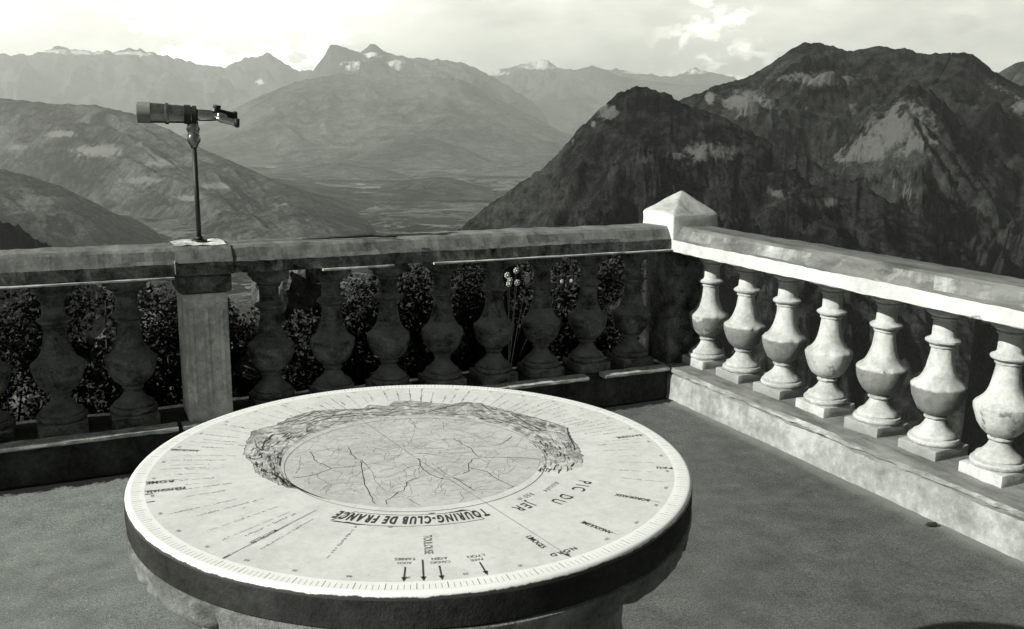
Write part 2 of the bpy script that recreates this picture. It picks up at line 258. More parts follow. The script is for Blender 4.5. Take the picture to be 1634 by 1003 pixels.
def enamel(name, base, mott, rough=.45, edge=False):
    n = NT(name)
    m = n.mix(.5, n.noise(14, 8, .7), n.noise(70, 6, .75))
    c = n.ramp(m, [(.38, g(base*(1-mott), .5)), (.58, g(base, .5))])
    c = n.mix(.25, c, n.ramp(n.noise(260, 3, .8), [(.35, g(.4)), (.6, g(.7))]), 'SOFT_LIGHT')
    sp = n.ramp(n.noise(120, 3, .6), [(.25, 1.0), (.29, 0.0)])
    c = n.mix(n.math('MULTIPLY', sp, .6), c, g(.14))
    if edge:   # enamel chipped and worn away along its lower edge
        sz = n.n('ShaderNodeSeparateXYZ'); n.l(n.geo.outputs['Position'], sz.inputs[0])
        q = n.math('ADD', n.math('MULTIPLY', n.math('SUBTRACT', .9797, sz.outputs[2]), 120.0), n.math('MULTIPLY', n.math('SUBTRACT', n.mix(.5, n.noise(17, 6, .7), n.noise(60, 5, .7)), .5), 1.5))
        c = n.mix(n.ramp(q, [(.42, 0.0), (.60, 1.0)]), c, g(.05))
    return n.out(c, rough, n.bump(n.noise(90, 4), .05, .002), spec=.25)
M['enamel'] = enamel('cream_enamel', .70, .20)
M['enamel_rim'] = enamel('white_enamel_rim', .86, .08, edge=True)
M['map'] = enamel('map_enamel', .56, .28)
def panorama():
    n = NT('engraved_panorama')
    at = n.n('ShaderNodeAttribute'); at.attribute_name = 'ring'   # x around, y across
    a = n.noise(9, 8, .7, at.outputs['Vector'], 1.2); b = n.noise(90, 5, .8)
    c = n.ramp(n.mix(.3, a, b), [(.34, g(.09)), (.46, g(.28)), (.58, g(.62))])
    sx = n.n('ShaderNodeSeparateXYZ'); n.l(at.outputs['Vector'], sx.inputs[0])
    fd = n.n('ShaderNodeAttribute'); fd.attribute_name = 'fade'
    k = n.ramp(n.math('ADD', fd.outputs['Fac'], n.math('MULTIPLY', n.math('SUBTRACT', n.noise(60, 6, .75), .5), .9)), [(.3, 0.0), (.8, 1.0)])
    c = n.mix(k, c, g(.68, .5))
    return n.out(c, .6, spec=.2)
M['panorama'] = panorama()

# ------------------------------------------------------------ camera
CX, CY, CZ = -3.0083, -4.1794, 1.5176
yaw, pit, rol, f = .45151, .20479, .013577, 1484.27
F = Vector((math.sin(yaw)*math.cos(pit), math.cos(yaw)*math.cos(pit), -math.sin(pit)))
Rv = Vector((math.cos(yaw), -math.sin(yaw), 0)); U = Rv.cross(F)
R2 = Rv*math.cos(rol) + U*math.sin(rol); U2 = -Rv*math.sin(rol) + U*math.cos(rol)
cam = bpy.data.cameras.new('camera'); co = bpy.data.objects.new('camera', cam); COL.objects.link(co)
m3 = Matrix((R2, U2, -F)).transposed(); co.matrix_world = Matrix.Translation((CX, CY, CZ)) @ m3.to_4x4()
cam.sensor_width = 36; cam.lens = 36*f/1634; cam.clip_start = .05; cam.clip_end = 200000
S.camera = co

# ------------------------------------------------------------ sun and sky
SUN_AZ, SUN_EL = 269.5, 28.5
sd = Vector((math.sin(R(SUN_AZ))*math.cos(R(SUN_EL)), math.cos(R(SUN_AZ))*math.cos(R(SUN_EL)), math.sin(R(SUN_EL))))
sl = bpy.data.lights.new('sun', 'SUN'); sl.energy = 5.0; sl.angle = R(.5); sl.color = (1, .985, .90)
so = bpy.data.objects.new('sun', sl); COL.objects.link(so); so.rotation_euler = (-sd).to_track_quat('-Z', 'Y').to_euler()
W = bpy.data.worlds.new('World'); S.world = W; W.use_nodes = True
wt = W.node_tree; bg = wt.nodes['Background']
def wn(ty, **k):
    o = wt.nodes.new(ty)
    for a, b in k.items(): setattr(o, a, b)
    return o
sky = wn('ShaderNodeTexSky', sky_type='NISHITA', sun_disc=False, sun_elevation=R(SUN_EL), sun_rotation=R(SUN_AZ))
sky.altitude = 950; sky.dust_density = 2.5
bw = wn('ShaderNodeRGBToBW'); wt.links.new(sky.outputs[0], bw.inputs[0])
tc = wn('ShaderNodeTexCoord')
def wnoise(sc, det, zs, off=0):
    mp = wn('ShaderNodeMapping'); mp.inputs['Scale'].default_value = (1,1,zs); mp.inputs['Location'].default_value = (off,0,0)
    wt.links.new(tc.outputs['Generated'], mp.inputs[0])
    o = wn('ShaderNodeTexNoise'); o.inputs['Scale'].default_value = sc; o.inputs['Detail'].default_value = det; o.inputs['Roughness'].default_value = .58
    wt.links.new(mp.outputs[0], o.inputs[0]); return o.outputs[0]
def wm(op, a, b=0, c=0, clamp=False):
    o = wn('ShaderNodeMath', operation=op, use_clamp=clamp)
    for i, v in enumerate((a, b, c)):
        if hasattr(v, 'is_output'): wt.links.new(v, o.inputs[i])
        else: o.inputs[i].default_value = v
    return o.outputs[0]
def blob(az, el, rad, soft):
    """cloud mass round one direction of the sky"""
    d = (math.sin(R(az))*math.cos(R(el)), math.cos(R(az))*math.cos(R(el)), math.sin(R(el)))
    o = wn('ShaderNodeVectorMath', operation='DOT_PRODUCT'); wt.links.new(tc.outputs['Generated'], o.inputs[0]); o.inputs[1].default_value = d
    a = wm('ARCCOSINE', o.outputs['Value'])
    return wm('DIVIDE', wm('SUBTRACT', R(rad+soft), a), R(soft), clamp=True)
se = wn('ShaderNodeSeparateXYZ'); wt.links.new(tc.outputs['Generated'], se.inputs[0])
low = wm('DIVIDE', wm('SUBTRACT', math.sin(R(24)), se.outputs[2]), math.sin(R(24))-math.sin(R(8)), clamp=True)   # cloud lies low round the horizon
n1 = wnoise(7, 8, 3.0); n2 = wnoise(30, 7, 1.6, 3.0)
cl = wm('MULTIPLY', wm('SUBTRACT', n1, .42), 3.4, clamp=True)
bank = blob(2, 3, 12, 26); veil = blob(30, 0, 40, 25)
cl = wm('MULTIPLY', wm('MAXIMUM', wm('MULTIPLY', veil, wm('MULTIPLY_ADD', cl, .25, .42)), wm('MULTIPLY', bank, wm('MULTIPLY_ADD', n1, 1.1, .28))), low, clamp=True)
puff = wm('MULTIPLY', blob(39.1, 4.4, .1, 1.5), wm('MULTIPLY_ADD', n2, 2.2, -.35), clamp=True)
wisps = wm('MULTIPLY', wm('MULTIPLY', blob(37.5, 3.9, 2, 4.0), wm('MULTIPLY', wm('SUBTRACT', n2, .42), 6, clamp=True)), 1.0)
cum = wm('MULTIPLY', wm('MULTIPLY', blob(10, 4.0, 3.5, 5.0), wm('MULTIPLY', wm('SUBTRACT', n2, .40), 7, clamp=True)), 2.0)
cl = wm('MAXIMUM', cl, cum)
cl = wm('MAXIMUM', cl, wm('MAXIMUM', wm('MULTIPLY', puff, 1.25), wisps))
dk = wm('MULTIPLY', blob(50.4, 5.7, .5, 3.0), wm('MULTIPLY', wm('SUBTRACT', n2, .44), 4, clamp=True))
base = wm('MULTIPLY', bw.outputs[0], SKY_GAIN)
val = wm('ADD', wm('MULTIPLY', base, wm('SUBTRACT', 1, cl)), wm('MULTIPLY', CLOUD, cl))
val = wm('MULTIPLY', val, wm('SUBTRACT', 1, wm('MULTIPLY', dk, .28)))
cb = wn('ShaderNodeCombineColor')
wt.links.new(wm('MULTIPLY', val, 1.0), cb.inputs[0]); wt.links.new(wm('MULTIPLY', val, 1.0), cb.inputs[1]); wt.links.new(wm('MULTIPLY', val, .90), cb.inputs[2])
wt.links.new(cb.outputs[0], bg.inputs[0]); bg.inputs[1].default_value = .1

# ------------------------------------------------------------ far country
VALLEY = -400.0
def interp(P, b):
    if b <= P[0][0]: return P[0][1] - (P[0][0]-b)*.9
    if b >= P[-1][0]: return P[-1][1] - (b-P[-1][0])*.9
    for (a, x), (c, y) in zip(P, P[1:]):
        if a <= b <= c: return x + (y-x)*(b-a)/(c-a)
def pos(b, r): return CX + math.sin(R(b))*r, CY + math.cos(R(b))*r
def fbm(p, o=6): return noise.fractal(p, 1.0, 2.1, o)
def D0_(D): return (D if not callable(D) else D(0))*.00137 % 50
def ridge(name, key, D, wn_, wf, mat, nu=220, nv=70, amp=.16, freq=3.0, slope=None, spots=(), crest=.004, pw=1.2, ext=5, base=VALLEY, snow=None, shear=.25, rad=.5):
    seed = D0_(D)
    P = RIDGES[key]; b0, b1 = P[0][0]-ext, P[-1][0]+ext; V = []; Fa = []; att = []
    dist = D if callable(D) else (lambda b: D)
    D0 = dist((b0+b1)/2)
    for i in range(nu+1):
        b = b0 + (b1-b0)*i/nu; d = dist(b)
        e = interp(P, b); zc0 = max(CZ + d*math.tan(R(e)), base-30)
        es = sum(interp(P, b+k*.5) for k in range(-4, 5))/9; zs = max(CZ + d*math.tan(R(es)), base-30)
        cn = fbm(Vector((b*3.1, .3, d*.001)), 6)*d*crest*.22
        for j in range(-nv//3, nv+1):
            v = j/nv if j >= 0 else 3.0*j/nv
            if j >= 0: r = d - v*wn_; t = (1-v)**pw
            else: r = d - v*wf; t = (1+v)**1.0 if v > -1 else 0
            x, y = pos(b, r); k_ = min(1, abs(v)*2.2); h = zc0*(1-k_)+zs*k_ + cn*max(0, 1-abs(v)*5) - base
            # spurs and gullies branching down from the crest
            Lf = D0*.42/freq
            ub = R(b)*D0/Lf; ur = (r-d)/Lf
            wx = noise.noise(Vector((ub*.55, ur*.55, seed)))*1.1; wy = noise.noise(Vector((ub*.55+9, ur*.55, seed+4)))*1.1
            ub2 = ub + ur*shear + wx*1.0; ur2 = ur*rad + wy
            rm = noise.ridged_multi_fractal(Vector((ub2, ur2, seed)), .95, 2.07, 7, 1.0, 1.9)
            s = rm*.55 + fbm(Vector((ub*2.7, ur*2.7, seed)), 7)*.30
            env = min(1, abs(v)*3.2+.06)*(1-max(0, abs(v)-.45)*1.6)
            z = base + h*t + (s-.62)*amp*h*env*(1 if j >= 0 else .4)
            if abs(v) > .93: z = min(z, base-20*(abs(v)-.93)/.07)
            V.append((x, y, z))
            ek = math.degrees(math.atan2(z-CZ, r)); rk = sn = md = 0
            for (kind, sb, se, sr_b, sr_e) in spots:
                w = max(0, 1.35-math.hypot((b-sb)/sr_b, (ek-se)/sr_e))
                if kind == 'r': rk = max(rk, w)
                elif kind == 's': sn = max(sn, w)
                else: md = max(md, w)
            rg = min(1.15, max(.0, (s-.42)*2.6)); md *= .40+.62*rg; rk *= .35+.75*rg
            if snow is not None: sn = max(sn, min(1, max(0, (ek-snow)*2.2)))
            att.append((rk, sn, md))
    n = nv + nv//3 + 1
    for i in range(nu):
        for j in range(n-1):
            a = i*n+j; Fa.append((a, a+1, a+n+1, a+n))
    me = mesh(name, V, Fa); A = me.attributes.new('mask', 'FLOAT_VECTOR', 'POINT')
    for k, a in enumerate(att): A.data[k].vector = a
    o = structure(link(name, me, mat, None, True)); return o
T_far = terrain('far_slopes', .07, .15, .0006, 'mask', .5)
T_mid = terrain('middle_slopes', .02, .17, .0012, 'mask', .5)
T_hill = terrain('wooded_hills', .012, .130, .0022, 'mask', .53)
T_dark = terrain('dark_forest_slopes', .008, .060, .0080, 'mask', .53, mead_lit_k=2.2, rockc=.15, sharp=.09, grain=.6)
T_near = terrain('near_scrub', .014, .035, .02, None, .55)
T_floor = terrain('valley_fields', .010, .20, .0022, None, .5, fields=.0032, sharp=.04)

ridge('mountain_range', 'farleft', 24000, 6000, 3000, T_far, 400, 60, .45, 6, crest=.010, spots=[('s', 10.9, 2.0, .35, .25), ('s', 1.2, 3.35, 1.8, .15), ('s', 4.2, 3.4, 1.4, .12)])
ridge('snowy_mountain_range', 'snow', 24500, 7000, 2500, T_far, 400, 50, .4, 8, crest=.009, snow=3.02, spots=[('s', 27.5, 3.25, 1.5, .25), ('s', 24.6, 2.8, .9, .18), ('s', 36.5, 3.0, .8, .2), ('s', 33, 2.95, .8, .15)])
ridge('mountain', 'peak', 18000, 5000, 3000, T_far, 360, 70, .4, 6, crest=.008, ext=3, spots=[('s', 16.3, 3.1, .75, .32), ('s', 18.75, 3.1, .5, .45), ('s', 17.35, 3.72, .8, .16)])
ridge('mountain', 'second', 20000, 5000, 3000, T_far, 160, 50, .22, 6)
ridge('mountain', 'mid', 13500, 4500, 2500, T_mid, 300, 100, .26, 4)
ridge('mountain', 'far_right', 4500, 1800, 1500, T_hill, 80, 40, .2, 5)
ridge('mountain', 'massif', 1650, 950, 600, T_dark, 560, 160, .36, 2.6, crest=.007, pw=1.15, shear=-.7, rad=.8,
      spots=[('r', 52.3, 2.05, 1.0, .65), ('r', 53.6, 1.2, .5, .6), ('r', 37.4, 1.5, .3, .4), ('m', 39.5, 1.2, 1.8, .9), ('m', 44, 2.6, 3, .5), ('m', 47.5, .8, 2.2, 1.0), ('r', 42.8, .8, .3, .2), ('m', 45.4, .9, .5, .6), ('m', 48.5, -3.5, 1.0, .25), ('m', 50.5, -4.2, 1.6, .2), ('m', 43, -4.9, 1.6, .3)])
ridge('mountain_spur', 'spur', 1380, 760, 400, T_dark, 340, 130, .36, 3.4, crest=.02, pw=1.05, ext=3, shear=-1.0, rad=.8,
      spots=[('m', 46.8, -.1, 2.9, 2.0), ('m', 46.0, -1.4, 2.0, .8), ('r', 45.0, -1.9, .5, .15), ('m', 49, -.6, 1.2, 1.0), ('m', 48.5, -3.5, 1.0, .25), ('m', 50.5, -4.4, 1.6, .2)])  # widest pale spots paint the spur's sunlit face into its colour
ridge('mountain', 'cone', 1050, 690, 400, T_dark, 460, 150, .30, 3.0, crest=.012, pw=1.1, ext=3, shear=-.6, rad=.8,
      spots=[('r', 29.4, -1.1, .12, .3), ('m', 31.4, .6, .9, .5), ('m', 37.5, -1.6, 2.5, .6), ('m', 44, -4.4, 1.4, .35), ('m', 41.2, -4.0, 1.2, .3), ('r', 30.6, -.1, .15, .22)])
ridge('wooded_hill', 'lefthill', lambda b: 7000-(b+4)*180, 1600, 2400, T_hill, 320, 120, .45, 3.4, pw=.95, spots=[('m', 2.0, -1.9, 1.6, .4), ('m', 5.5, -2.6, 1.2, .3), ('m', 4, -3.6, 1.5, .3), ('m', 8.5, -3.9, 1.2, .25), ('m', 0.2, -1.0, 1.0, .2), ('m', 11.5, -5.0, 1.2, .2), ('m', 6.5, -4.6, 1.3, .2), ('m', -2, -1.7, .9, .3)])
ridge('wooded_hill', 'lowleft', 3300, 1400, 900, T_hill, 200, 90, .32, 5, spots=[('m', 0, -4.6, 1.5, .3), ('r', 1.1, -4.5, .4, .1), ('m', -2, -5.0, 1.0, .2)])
ridge('dark_knoll', 'knoll', 900, 500, 300, T_near, 120, 60, .2, 7, ext=3, crest=.02)
for k, (b, d, hh, wd, rr) in enumerate([(20, 9500, 200, 5.0, 1500), (27, 8200, 90, 4, 1100), (15, 7600, 80, 4, 1100), (21, 5600, 60, 3.5, 700), (50, 3600, 60, 4, 500), (17, 11500, 230, 5, 1400)]):
    V = []; Fa = []; N = 60
    cx, cy = pos(b, d); a = R(b)
    for i in range(N+1):
        for j in range(N+1):
            u, v = i/N*2-1, j/N*2-1; L = d*math.tan(R(wd))
            lx, ly = u*L, v*rr
            w = max(0, 1-u*u)**1.3*max(0, 1-v*v)**1.3
            x = cx + lx*math.cos(a) + ly*math.sin(a); y = cy - lx*math.sin(a) + ly*math.cos(a)
            V.append((x, y, VALLEY-6 + w*hh*(1+.5*fbm(Vector((x, y, 0))*.0012+Vector((k*7, 0, 0)), 6))))
    for i in range(N):
        for j in range(N): q = i*(N+1)+j; Fa.append((q, q+N+1, q+N+2, q+1))
    structure(link('low_hill', mesh('low_hill', V, Fa), T_mid if d > 7000 else T_hill, None, True))
# valley floor, out to the horizon
V = []; Fa = []; rs = [300*1.05**k for k in range(91)]; NB = 300
for r in rs:
    for i in range(NB):
        b = 360*i/NB; x, y = pos(b, r); x = min(max(x, -5400), 20400); y = min(max(y, -1450), 29400)
        V.append((x, y, VALLEY + fbm(Vector((x, y, 0))*.0007, 6)*45))
for k in range(len(rs)-1):
    for i in range(NB):
        a = k*NB+i; b_ = k*NB+(i+1) % NB; Fa.append((a, b_, b_+NB, a+NB))
structure(link('valley_floor', mesh('valley_floor', V, Fa), T_floor, None, True))
# the summit the terrace stands on
V = []; Fa = []; rs = [0, 2, 3.5, 5, 6.5, 8, 10, 13]+[17*1.16**k for k in range(30)]; NB = 140
for r in rs:
    for i in range(NB):
        a = 2*math.pi*i/NB; x, y = -3+math.cos(a)*r, -3+math.sin(a)*r
        dr = max(0, r-4.2); z = -.75 - dr*.50 - max(0, r-4)**.5*.25 + fbm(Vector((x, y, 0))*.08, 5)*min(40, dr*.10)
        V.append((x, y, max(z, VALLEY-8)))
for k in range(len(rs)-1):
    for i in range(NB):
        a = k*NB+i; b_ = k*NB+(i+1) % NB; Fa.append((a, b_, b_+NB, a+NB))
structure(link('hillside', mesh('hillside', V, Fa), T_near, None, True))
# the air
bm = bmesh.new(); box(bm, -5500, 20500, -1500, 29500, VALLEY-80, 2000)
hz = bm_obj('haze', bm); hz['kind'] = 'stuff'
hm = bpy.data.materials.new('haze_air'); hm.use_nodes = True; nt = hm.node_tree
nt.nodes.remove(nt.nodes['Principled BSDF']); pv = nt.nodes.new('ShaderNodeVolumePrincipled')
pv.inputs['Color'].default_value = (.96, 1, .97, 1); pv.inputs['Density'].default_value = HAZE; pv.inputs['Anisotropy'].default_value = .3
nt.links.new(pv.outputs[0], nt.nodes['Material Output'].inputs['Volume']); hz.data.materials.append(hm)

# ------------------------------------------------------------ terrace floor
V = []; Fa = []; nx, ny = 120, 130
for i in range(nx+1):
    for j in range(ny+1):
        x = -9 + 9.05*i/nx; y = -9 + 9.05*j/ny
        V.append((x, y, fbm(Vector((x, y, 0))*.9, 4)*.004))
for i in range(nx):
    for j in range(ny): q = i*(ny+1)+j; Fa.append((q, q+ny+1, q+ny+2, q+1))
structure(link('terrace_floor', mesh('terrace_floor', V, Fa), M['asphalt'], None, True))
bm = bmesh.new(); box(bm, -9, .34, -9, .34, -1.6, -.03); structure(bm_obj('terrace_base', bm, M['grime_base']))

# ------------------------------------------------------------ balusters
PROF = [(.052,.762),(.060,.765),(.060,.775),(.046,.760)]
BAL = [(.070,.222),(.092,.224),(.100,.232),(.102,.241),(.098,.250),(.086,.253),(.088,.260),(.082,.270),(.070,.276),(.058,.288),(.046,.303),(.038,.318),
       (.036,.326),(.044,.330),(.047,.336),(.044,.342),(.041,.345),(.056,.354),(.075,.371),(.091,.396),(.101,.425),(.1065,.450),(.1085,.466),(.1085,.472),(.1035,.478),
       (.090,.487),(.077,.500),(.066,.518),(.057,.542),(.051,.570),(.0465,.600),(.0445,.625),(.0445,.632),(.051,.635),(.052,.642),(.047,.645),(.060,.650),(.068,.657),(.069,.664),(.062,.670),
       (.050,.676),(.0455,.684),(.0445,.735),(.0445,.748),(.053,.752),(.054,.759),(.050,.763),(.062,.772),(.074,.780),(.076,.789),(.070,.791)]
def baluster_mesh(seed):
    bm = bmesh.new(); box(bm, -.098, .098, -.098, .098, .172, .225); bevel(bm, .006, 2)
    b2 = bmesh.new(); box(b2, -.08, .08, -.08, .08, .789, .845); bevel(b2, .005, 2)
    me2 = bpy.data.meshes.new('t'); b2.to_mesh(me2); bm.from_mesh(me2); b2.free()
    b3 = bmesh.new(); lathe(b3, BAL, 48); me3 = bpy.data.meshes.new('t'); b3.to_mesh(me3); bm.from_mesh(me3); b3.free()
    o = Vector((seed*3.7, 1, 2))
    bmesh.ops.subdivide_edges(bm, edges=[e for e in bm.edges if e.calc_length() > .06], cuts=5, use_grid_fill=True)
    for v in bm.verts: v.co += noise.noise_vector(v.co*24+o)*.0026 + noise.noise_vector(v.co*70+o)*.0016
    # a few chips out of the sharp shoulder
    rnd = random.Random(seed)
    for _ in range(13):
        a = rnd.uniform(0, 6.28); c = Vector((math.cos(a)*.109, math.sin(a)*.109, .472)); rr = rnd.uniform(.007, .022)
        for v in bm.verts:
            d = (v.co-c).length
            if d < rr: v.co -= Vector((math.cos(a), math.sin(a), .5))*(rr-d)*.45
    me = bpy.data.meshes.new('baluster'); bm.to_mesh(me); bm.free()
    for p in me.polygons: p.use_smooth = True
    me.set_sharp_from_angle(angle=R(38)); return me

# right hand balustrade, lit by the sun
br = empty('balustrade', (.12, -2.4, 0), 'sunlit white stone balustrade running down the right side of the terrace', 'balustrade', 'balustrades round the terrace')
def loc(o, e=None):
    o.location = o.location - (e or br).location; return o
YE = -5.2
loc(sweep('rail', [(-.037,.838),(-.033,.835),(.262,.835),(.268,.84),(.268,.89),(.262,.900),(.235,.955),(.215,.966),(.03,.968),(.012,.955),(-.024,.908),(-.036,.897)], 'y', .05, YE, M['white_stone'], br, .03, .004, .004))
loc(sweep('plinth', [(-.012,-.04),(-.006,.03),(-.002,.11),(.002,.140),(.018,.146),(.018,.151),(-.004,.155),(-.006,.166),(.004,.177),(.06,.180),(.32,.180),(.33,.17),(.33,-.04)], 'y', .02, YE, M['plinth'], br, .025, .007, .008))
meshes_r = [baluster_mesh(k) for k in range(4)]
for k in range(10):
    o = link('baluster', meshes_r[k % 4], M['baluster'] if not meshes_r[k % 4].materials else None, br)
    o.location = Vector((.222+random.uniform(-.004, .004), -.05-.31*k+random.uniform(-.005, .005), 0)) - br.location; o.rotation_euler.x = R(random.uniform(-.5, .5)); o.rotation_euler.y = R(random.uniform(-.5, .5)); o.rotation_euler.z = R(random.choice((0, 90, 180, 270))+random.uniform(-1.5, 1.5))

# back balustrade, in its own shade
bb = empty('balustrade', (-2.4, .12, 0), 'dark grimy stone balustrade in shade across the back of the terrace', 'balustrade', 'balustrades round the terrace')
XE = -5.6
def lb(o): return loc(o, bb)
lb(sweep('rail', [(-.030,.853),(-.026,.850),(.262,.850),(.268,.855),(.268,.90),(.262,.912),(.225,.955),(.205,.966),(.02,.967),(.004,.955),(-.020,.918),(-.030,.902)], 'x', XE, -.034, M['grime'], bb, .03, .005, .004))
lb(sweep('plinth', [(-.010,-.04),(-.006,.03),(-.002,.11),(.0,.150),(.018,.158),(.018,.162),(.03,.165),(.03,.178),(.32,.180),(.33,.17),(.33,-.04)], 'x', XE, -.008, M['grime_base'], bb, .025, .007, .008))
# sunlit edge put in as pale strip: plinth (one gap) and under rail
def strip(x0, x1, prof, w=.003):
    lb(sweep('sunlit_edge_strip', prof, 'x', x0, x1, M['sunlit_edge'], bb, .02, w, .003))
P1 = [(-.040,.170),(-.032,.162),(.029,.161),(.034,.181),(.028,.186),(-.030,.184),(-.039,.179)]
strip(XE, -2.62, P1); strip(-2.60, -.535, P1); strip(-.43, -.014, P1)
P2 = [(-.047,.844),(-.040,.839),(.0,.839),(.0,.849),(-.040,.8492),(-.047,.848)]
strip(XE, -2.60, P2, .0015); strip(-1.96, -1.62, P2, .0015); strip(-1.42, -.04, P2, .0015)
meshes_b = [baluster_mesh(20+k) for k in range(4)]
for k, x in enumerate([-4.77,-4.48,-4.20,-3.92,-3.64,-3.36,-3.075,-2.785,-2.172,-1.88,-1.595,-1.31,-1.02,-.742,-.455,-.17]):
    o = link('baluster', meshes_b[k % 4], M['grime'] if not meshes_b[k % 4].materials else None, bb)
    o.location = Vector((x, .135, .006)) - bb.location; o.rotation_euler.z = R(random.choice((0, 90, 180, 270))+random.uniform(-1.5, 1.5))
# pilaster with sunk flutes
pl = roughbox('pilaster', (-2.568, -2.380, -.012, .24, .183, .765), M['pilaster'], bb, .006, .0016, 8); lb(pl)
for xx in (-2.538, -2.474, -2.410):
    bm = bmesh.new(); box(bm, xx-.009, xx+.009, -.0185, -.011, .27, .70); bevel(bm, .003, 1)
    lb(bm_obj('raised_fillet', bm, M['pilaster'], bb))
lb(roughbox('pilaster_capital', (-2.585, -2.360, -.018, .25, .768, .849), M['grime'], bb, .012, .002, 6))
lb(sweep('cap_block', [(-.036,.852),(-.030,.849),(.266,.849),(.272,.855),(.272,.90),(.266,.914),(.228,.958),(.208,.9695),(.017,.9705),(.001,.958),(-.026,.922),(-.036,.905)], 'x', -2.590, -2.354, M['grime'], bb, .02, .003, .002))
bm = bmesh.new(); box(bm, -2.5945, -2.5915, -.038, .0, .858, .915); lb(bm_obj('sunlit_edge_strip', bm, M['sunlit_edge'], bb))  # cap block's sunlit left edge put in as a pale sliver
bm = bmesh.new(); box(bm, -2.585, -2.37, .022, .205, .9745, .9765); bmesh.ops.subdivide_edges(bm, edges=bm.edges[:], cuts=12, use_grid_fill=True)
for v in bm.verts: v.co += noise.noise_vector(v.co*20)*.006*Vector((1,1,.15)).length
lb(bm_obj('mortar_bed', bm, M['pilaster'], bb))

# corner post
cp = empty('corner_post', (.12, .12, 0), 'white square stone post with a pyramid cap where the two balustrades meet', 'post')
bm = bmesh.new()
x0, x1, y0, y1 = -.040, .262, -.038, .262
v = [bm.verts.new(p) for p in ((x0,y0,.84),(x1,y0,.84),(x1,y1,.84),(x0,y1,.84),(x0,y0,1.035),(x1,y0,1.035),(x1,y1,1.035),(x0,y1,1.035),((x0+x1)/2,(y0+y1)/2,1.158))]
for fc in ((0,3,2,1),(0,1,5,4),(1,2,6,5),(2,3,7,6),(3,0,4,7),(4,5,8),(5,6,8),(6,7,8),(7,4,8)): bm.faces.new([v[i] for i in fc])
bevel(bm, .010, 3); bmesh.ops.subdivide_edges(bm, edges=[e for e in bm.edges if e.calc_length() > .04], cuts=6, use_grid_fill=True)
for q in bm.verts: q.co += noise.noise_vector(q.co*16)*.003 + noise.noise_vector(q.co*50)*.0012
loc(bm_obj('pyramid_cap', bm, M['post'], cp, True), cp).data.set_sharp_from_angle(angle=R(30))
loc(roughbox('post_shaft', (.035, .25, .06, .26, .17, .84), M['grime'], cp, .008, .0015, 6), cp)

# ------------------------------------------------------------ orientation table
TX, TY, TZ = -2.3994, -2.4914, .8456
TS = .80
ot = empty('orientation_table', (CX+(TX-CX)*TS, CY+(TY-CY)*TS, CZ*(1-TS)), 'round stone viewpoint table with a white enamelled map disc of engraved bearings', 'orientation table')
ot.scale = (TS, TS, TS)
def disc(name, prof, mat, seg=180, jit=0, parent=ot, smooth=True):
    bm = bmesh.new(); lathe(bm, prof, seg, (0,0,0), jit); o = bm_obj(name, bm, mat, parent, smooth)
    o.data.set_sharp_from_angle(angle=R(35)); return o
top = disc('tabletop', [(.5455,TZ-.062),(.549,TZ-.058),(.5505,TZ-.030),(.5500,TZ-.012),(.549,TZ-.0112)], M['lava'], 260, .0012)
face = disc('enamel_face', [(.5492,TZ-.0112),(.5488,TZ-.0080),(.5478,TZ-.0045),(.5455,TZ-.0016),(.542,TZ-.0003),(.538,TZ-.00002)], M['enamel_rim'])
bm = bmesh.new(); bmesh.ops.create_circle(bm, cap_ends=True, segments=180, radius=.5145, matrix=Matrix.Translation((0, 0, TZ+0.000070)))
bm_obj('enamel_field', bm, M['enamel'], face)
def flat(name, polys, mat, z, par, thick=0):
    V = []; Fa = []
    for P in polys:
        b = len(V); V += [(x, y, z) for x, y in P]; Fa.append(list(range(b, b+len(P))))
    o = link(name, mesh(name, V, Fa), mat, par); return o
def annulus(name, r0, r1, mat, z, par, n=180, z1=None):
    V = []; Fa = []
    for i in range(n):
        a = 2*math.pi*i/n; V += [(r0*math.cos(a), r0*math.sin(a), z), (r1*math.cos(a), r1*math.sin(a), z1 if z1 is not None else z)]
    for i in range(n): j = (i+1) % n; Fa.append((2*i, 2*i+1, 2*j+1, 2*j))
    return link(name, mesh(name, V, Fa), mat, par)
annulus('white_border', .5144, .5380, M['enamel_rim'], TZ+0.000112, face)
# ticks
polys = []
for i in range(360):
    a = R(i); L = .024 if i % 5 == 0 else .019; w = .0009 if i % 5 else .0013
    r0, r1 = .540-L, .540; c, s = math.cos(a), math.sin(a)
    polys.append([(r0*c-w/2*-s*-1, r0*s-w/2*c), (r1*c+w/2*s*-1*-1, r1*s-w/2*c), (r1*c-w/2*s, r1*s+w/2*c), (r0*c-w/2*s, r0*s+w/2*c)])
def tick(a, r0, r1, w):
    c, s = math.cos(a), math.sin(a); h = w/2
    return [(r0*c+h*s, r0*s-h*c), (r1*c+h*s, r1*s-h*c), (r1*c-h*s, r1*s+h*c), (r0*c-h*s, r0*s+h*c)]
polys = [tick(R(i), .5375-(.018 if i % 5 == 0 else .014), .5375, .0012 if i % 5 == 0 else .0007) for i in range(360)]
flat('degree_scale', polys, M['ink_grey'], TZ+0.000224, face)
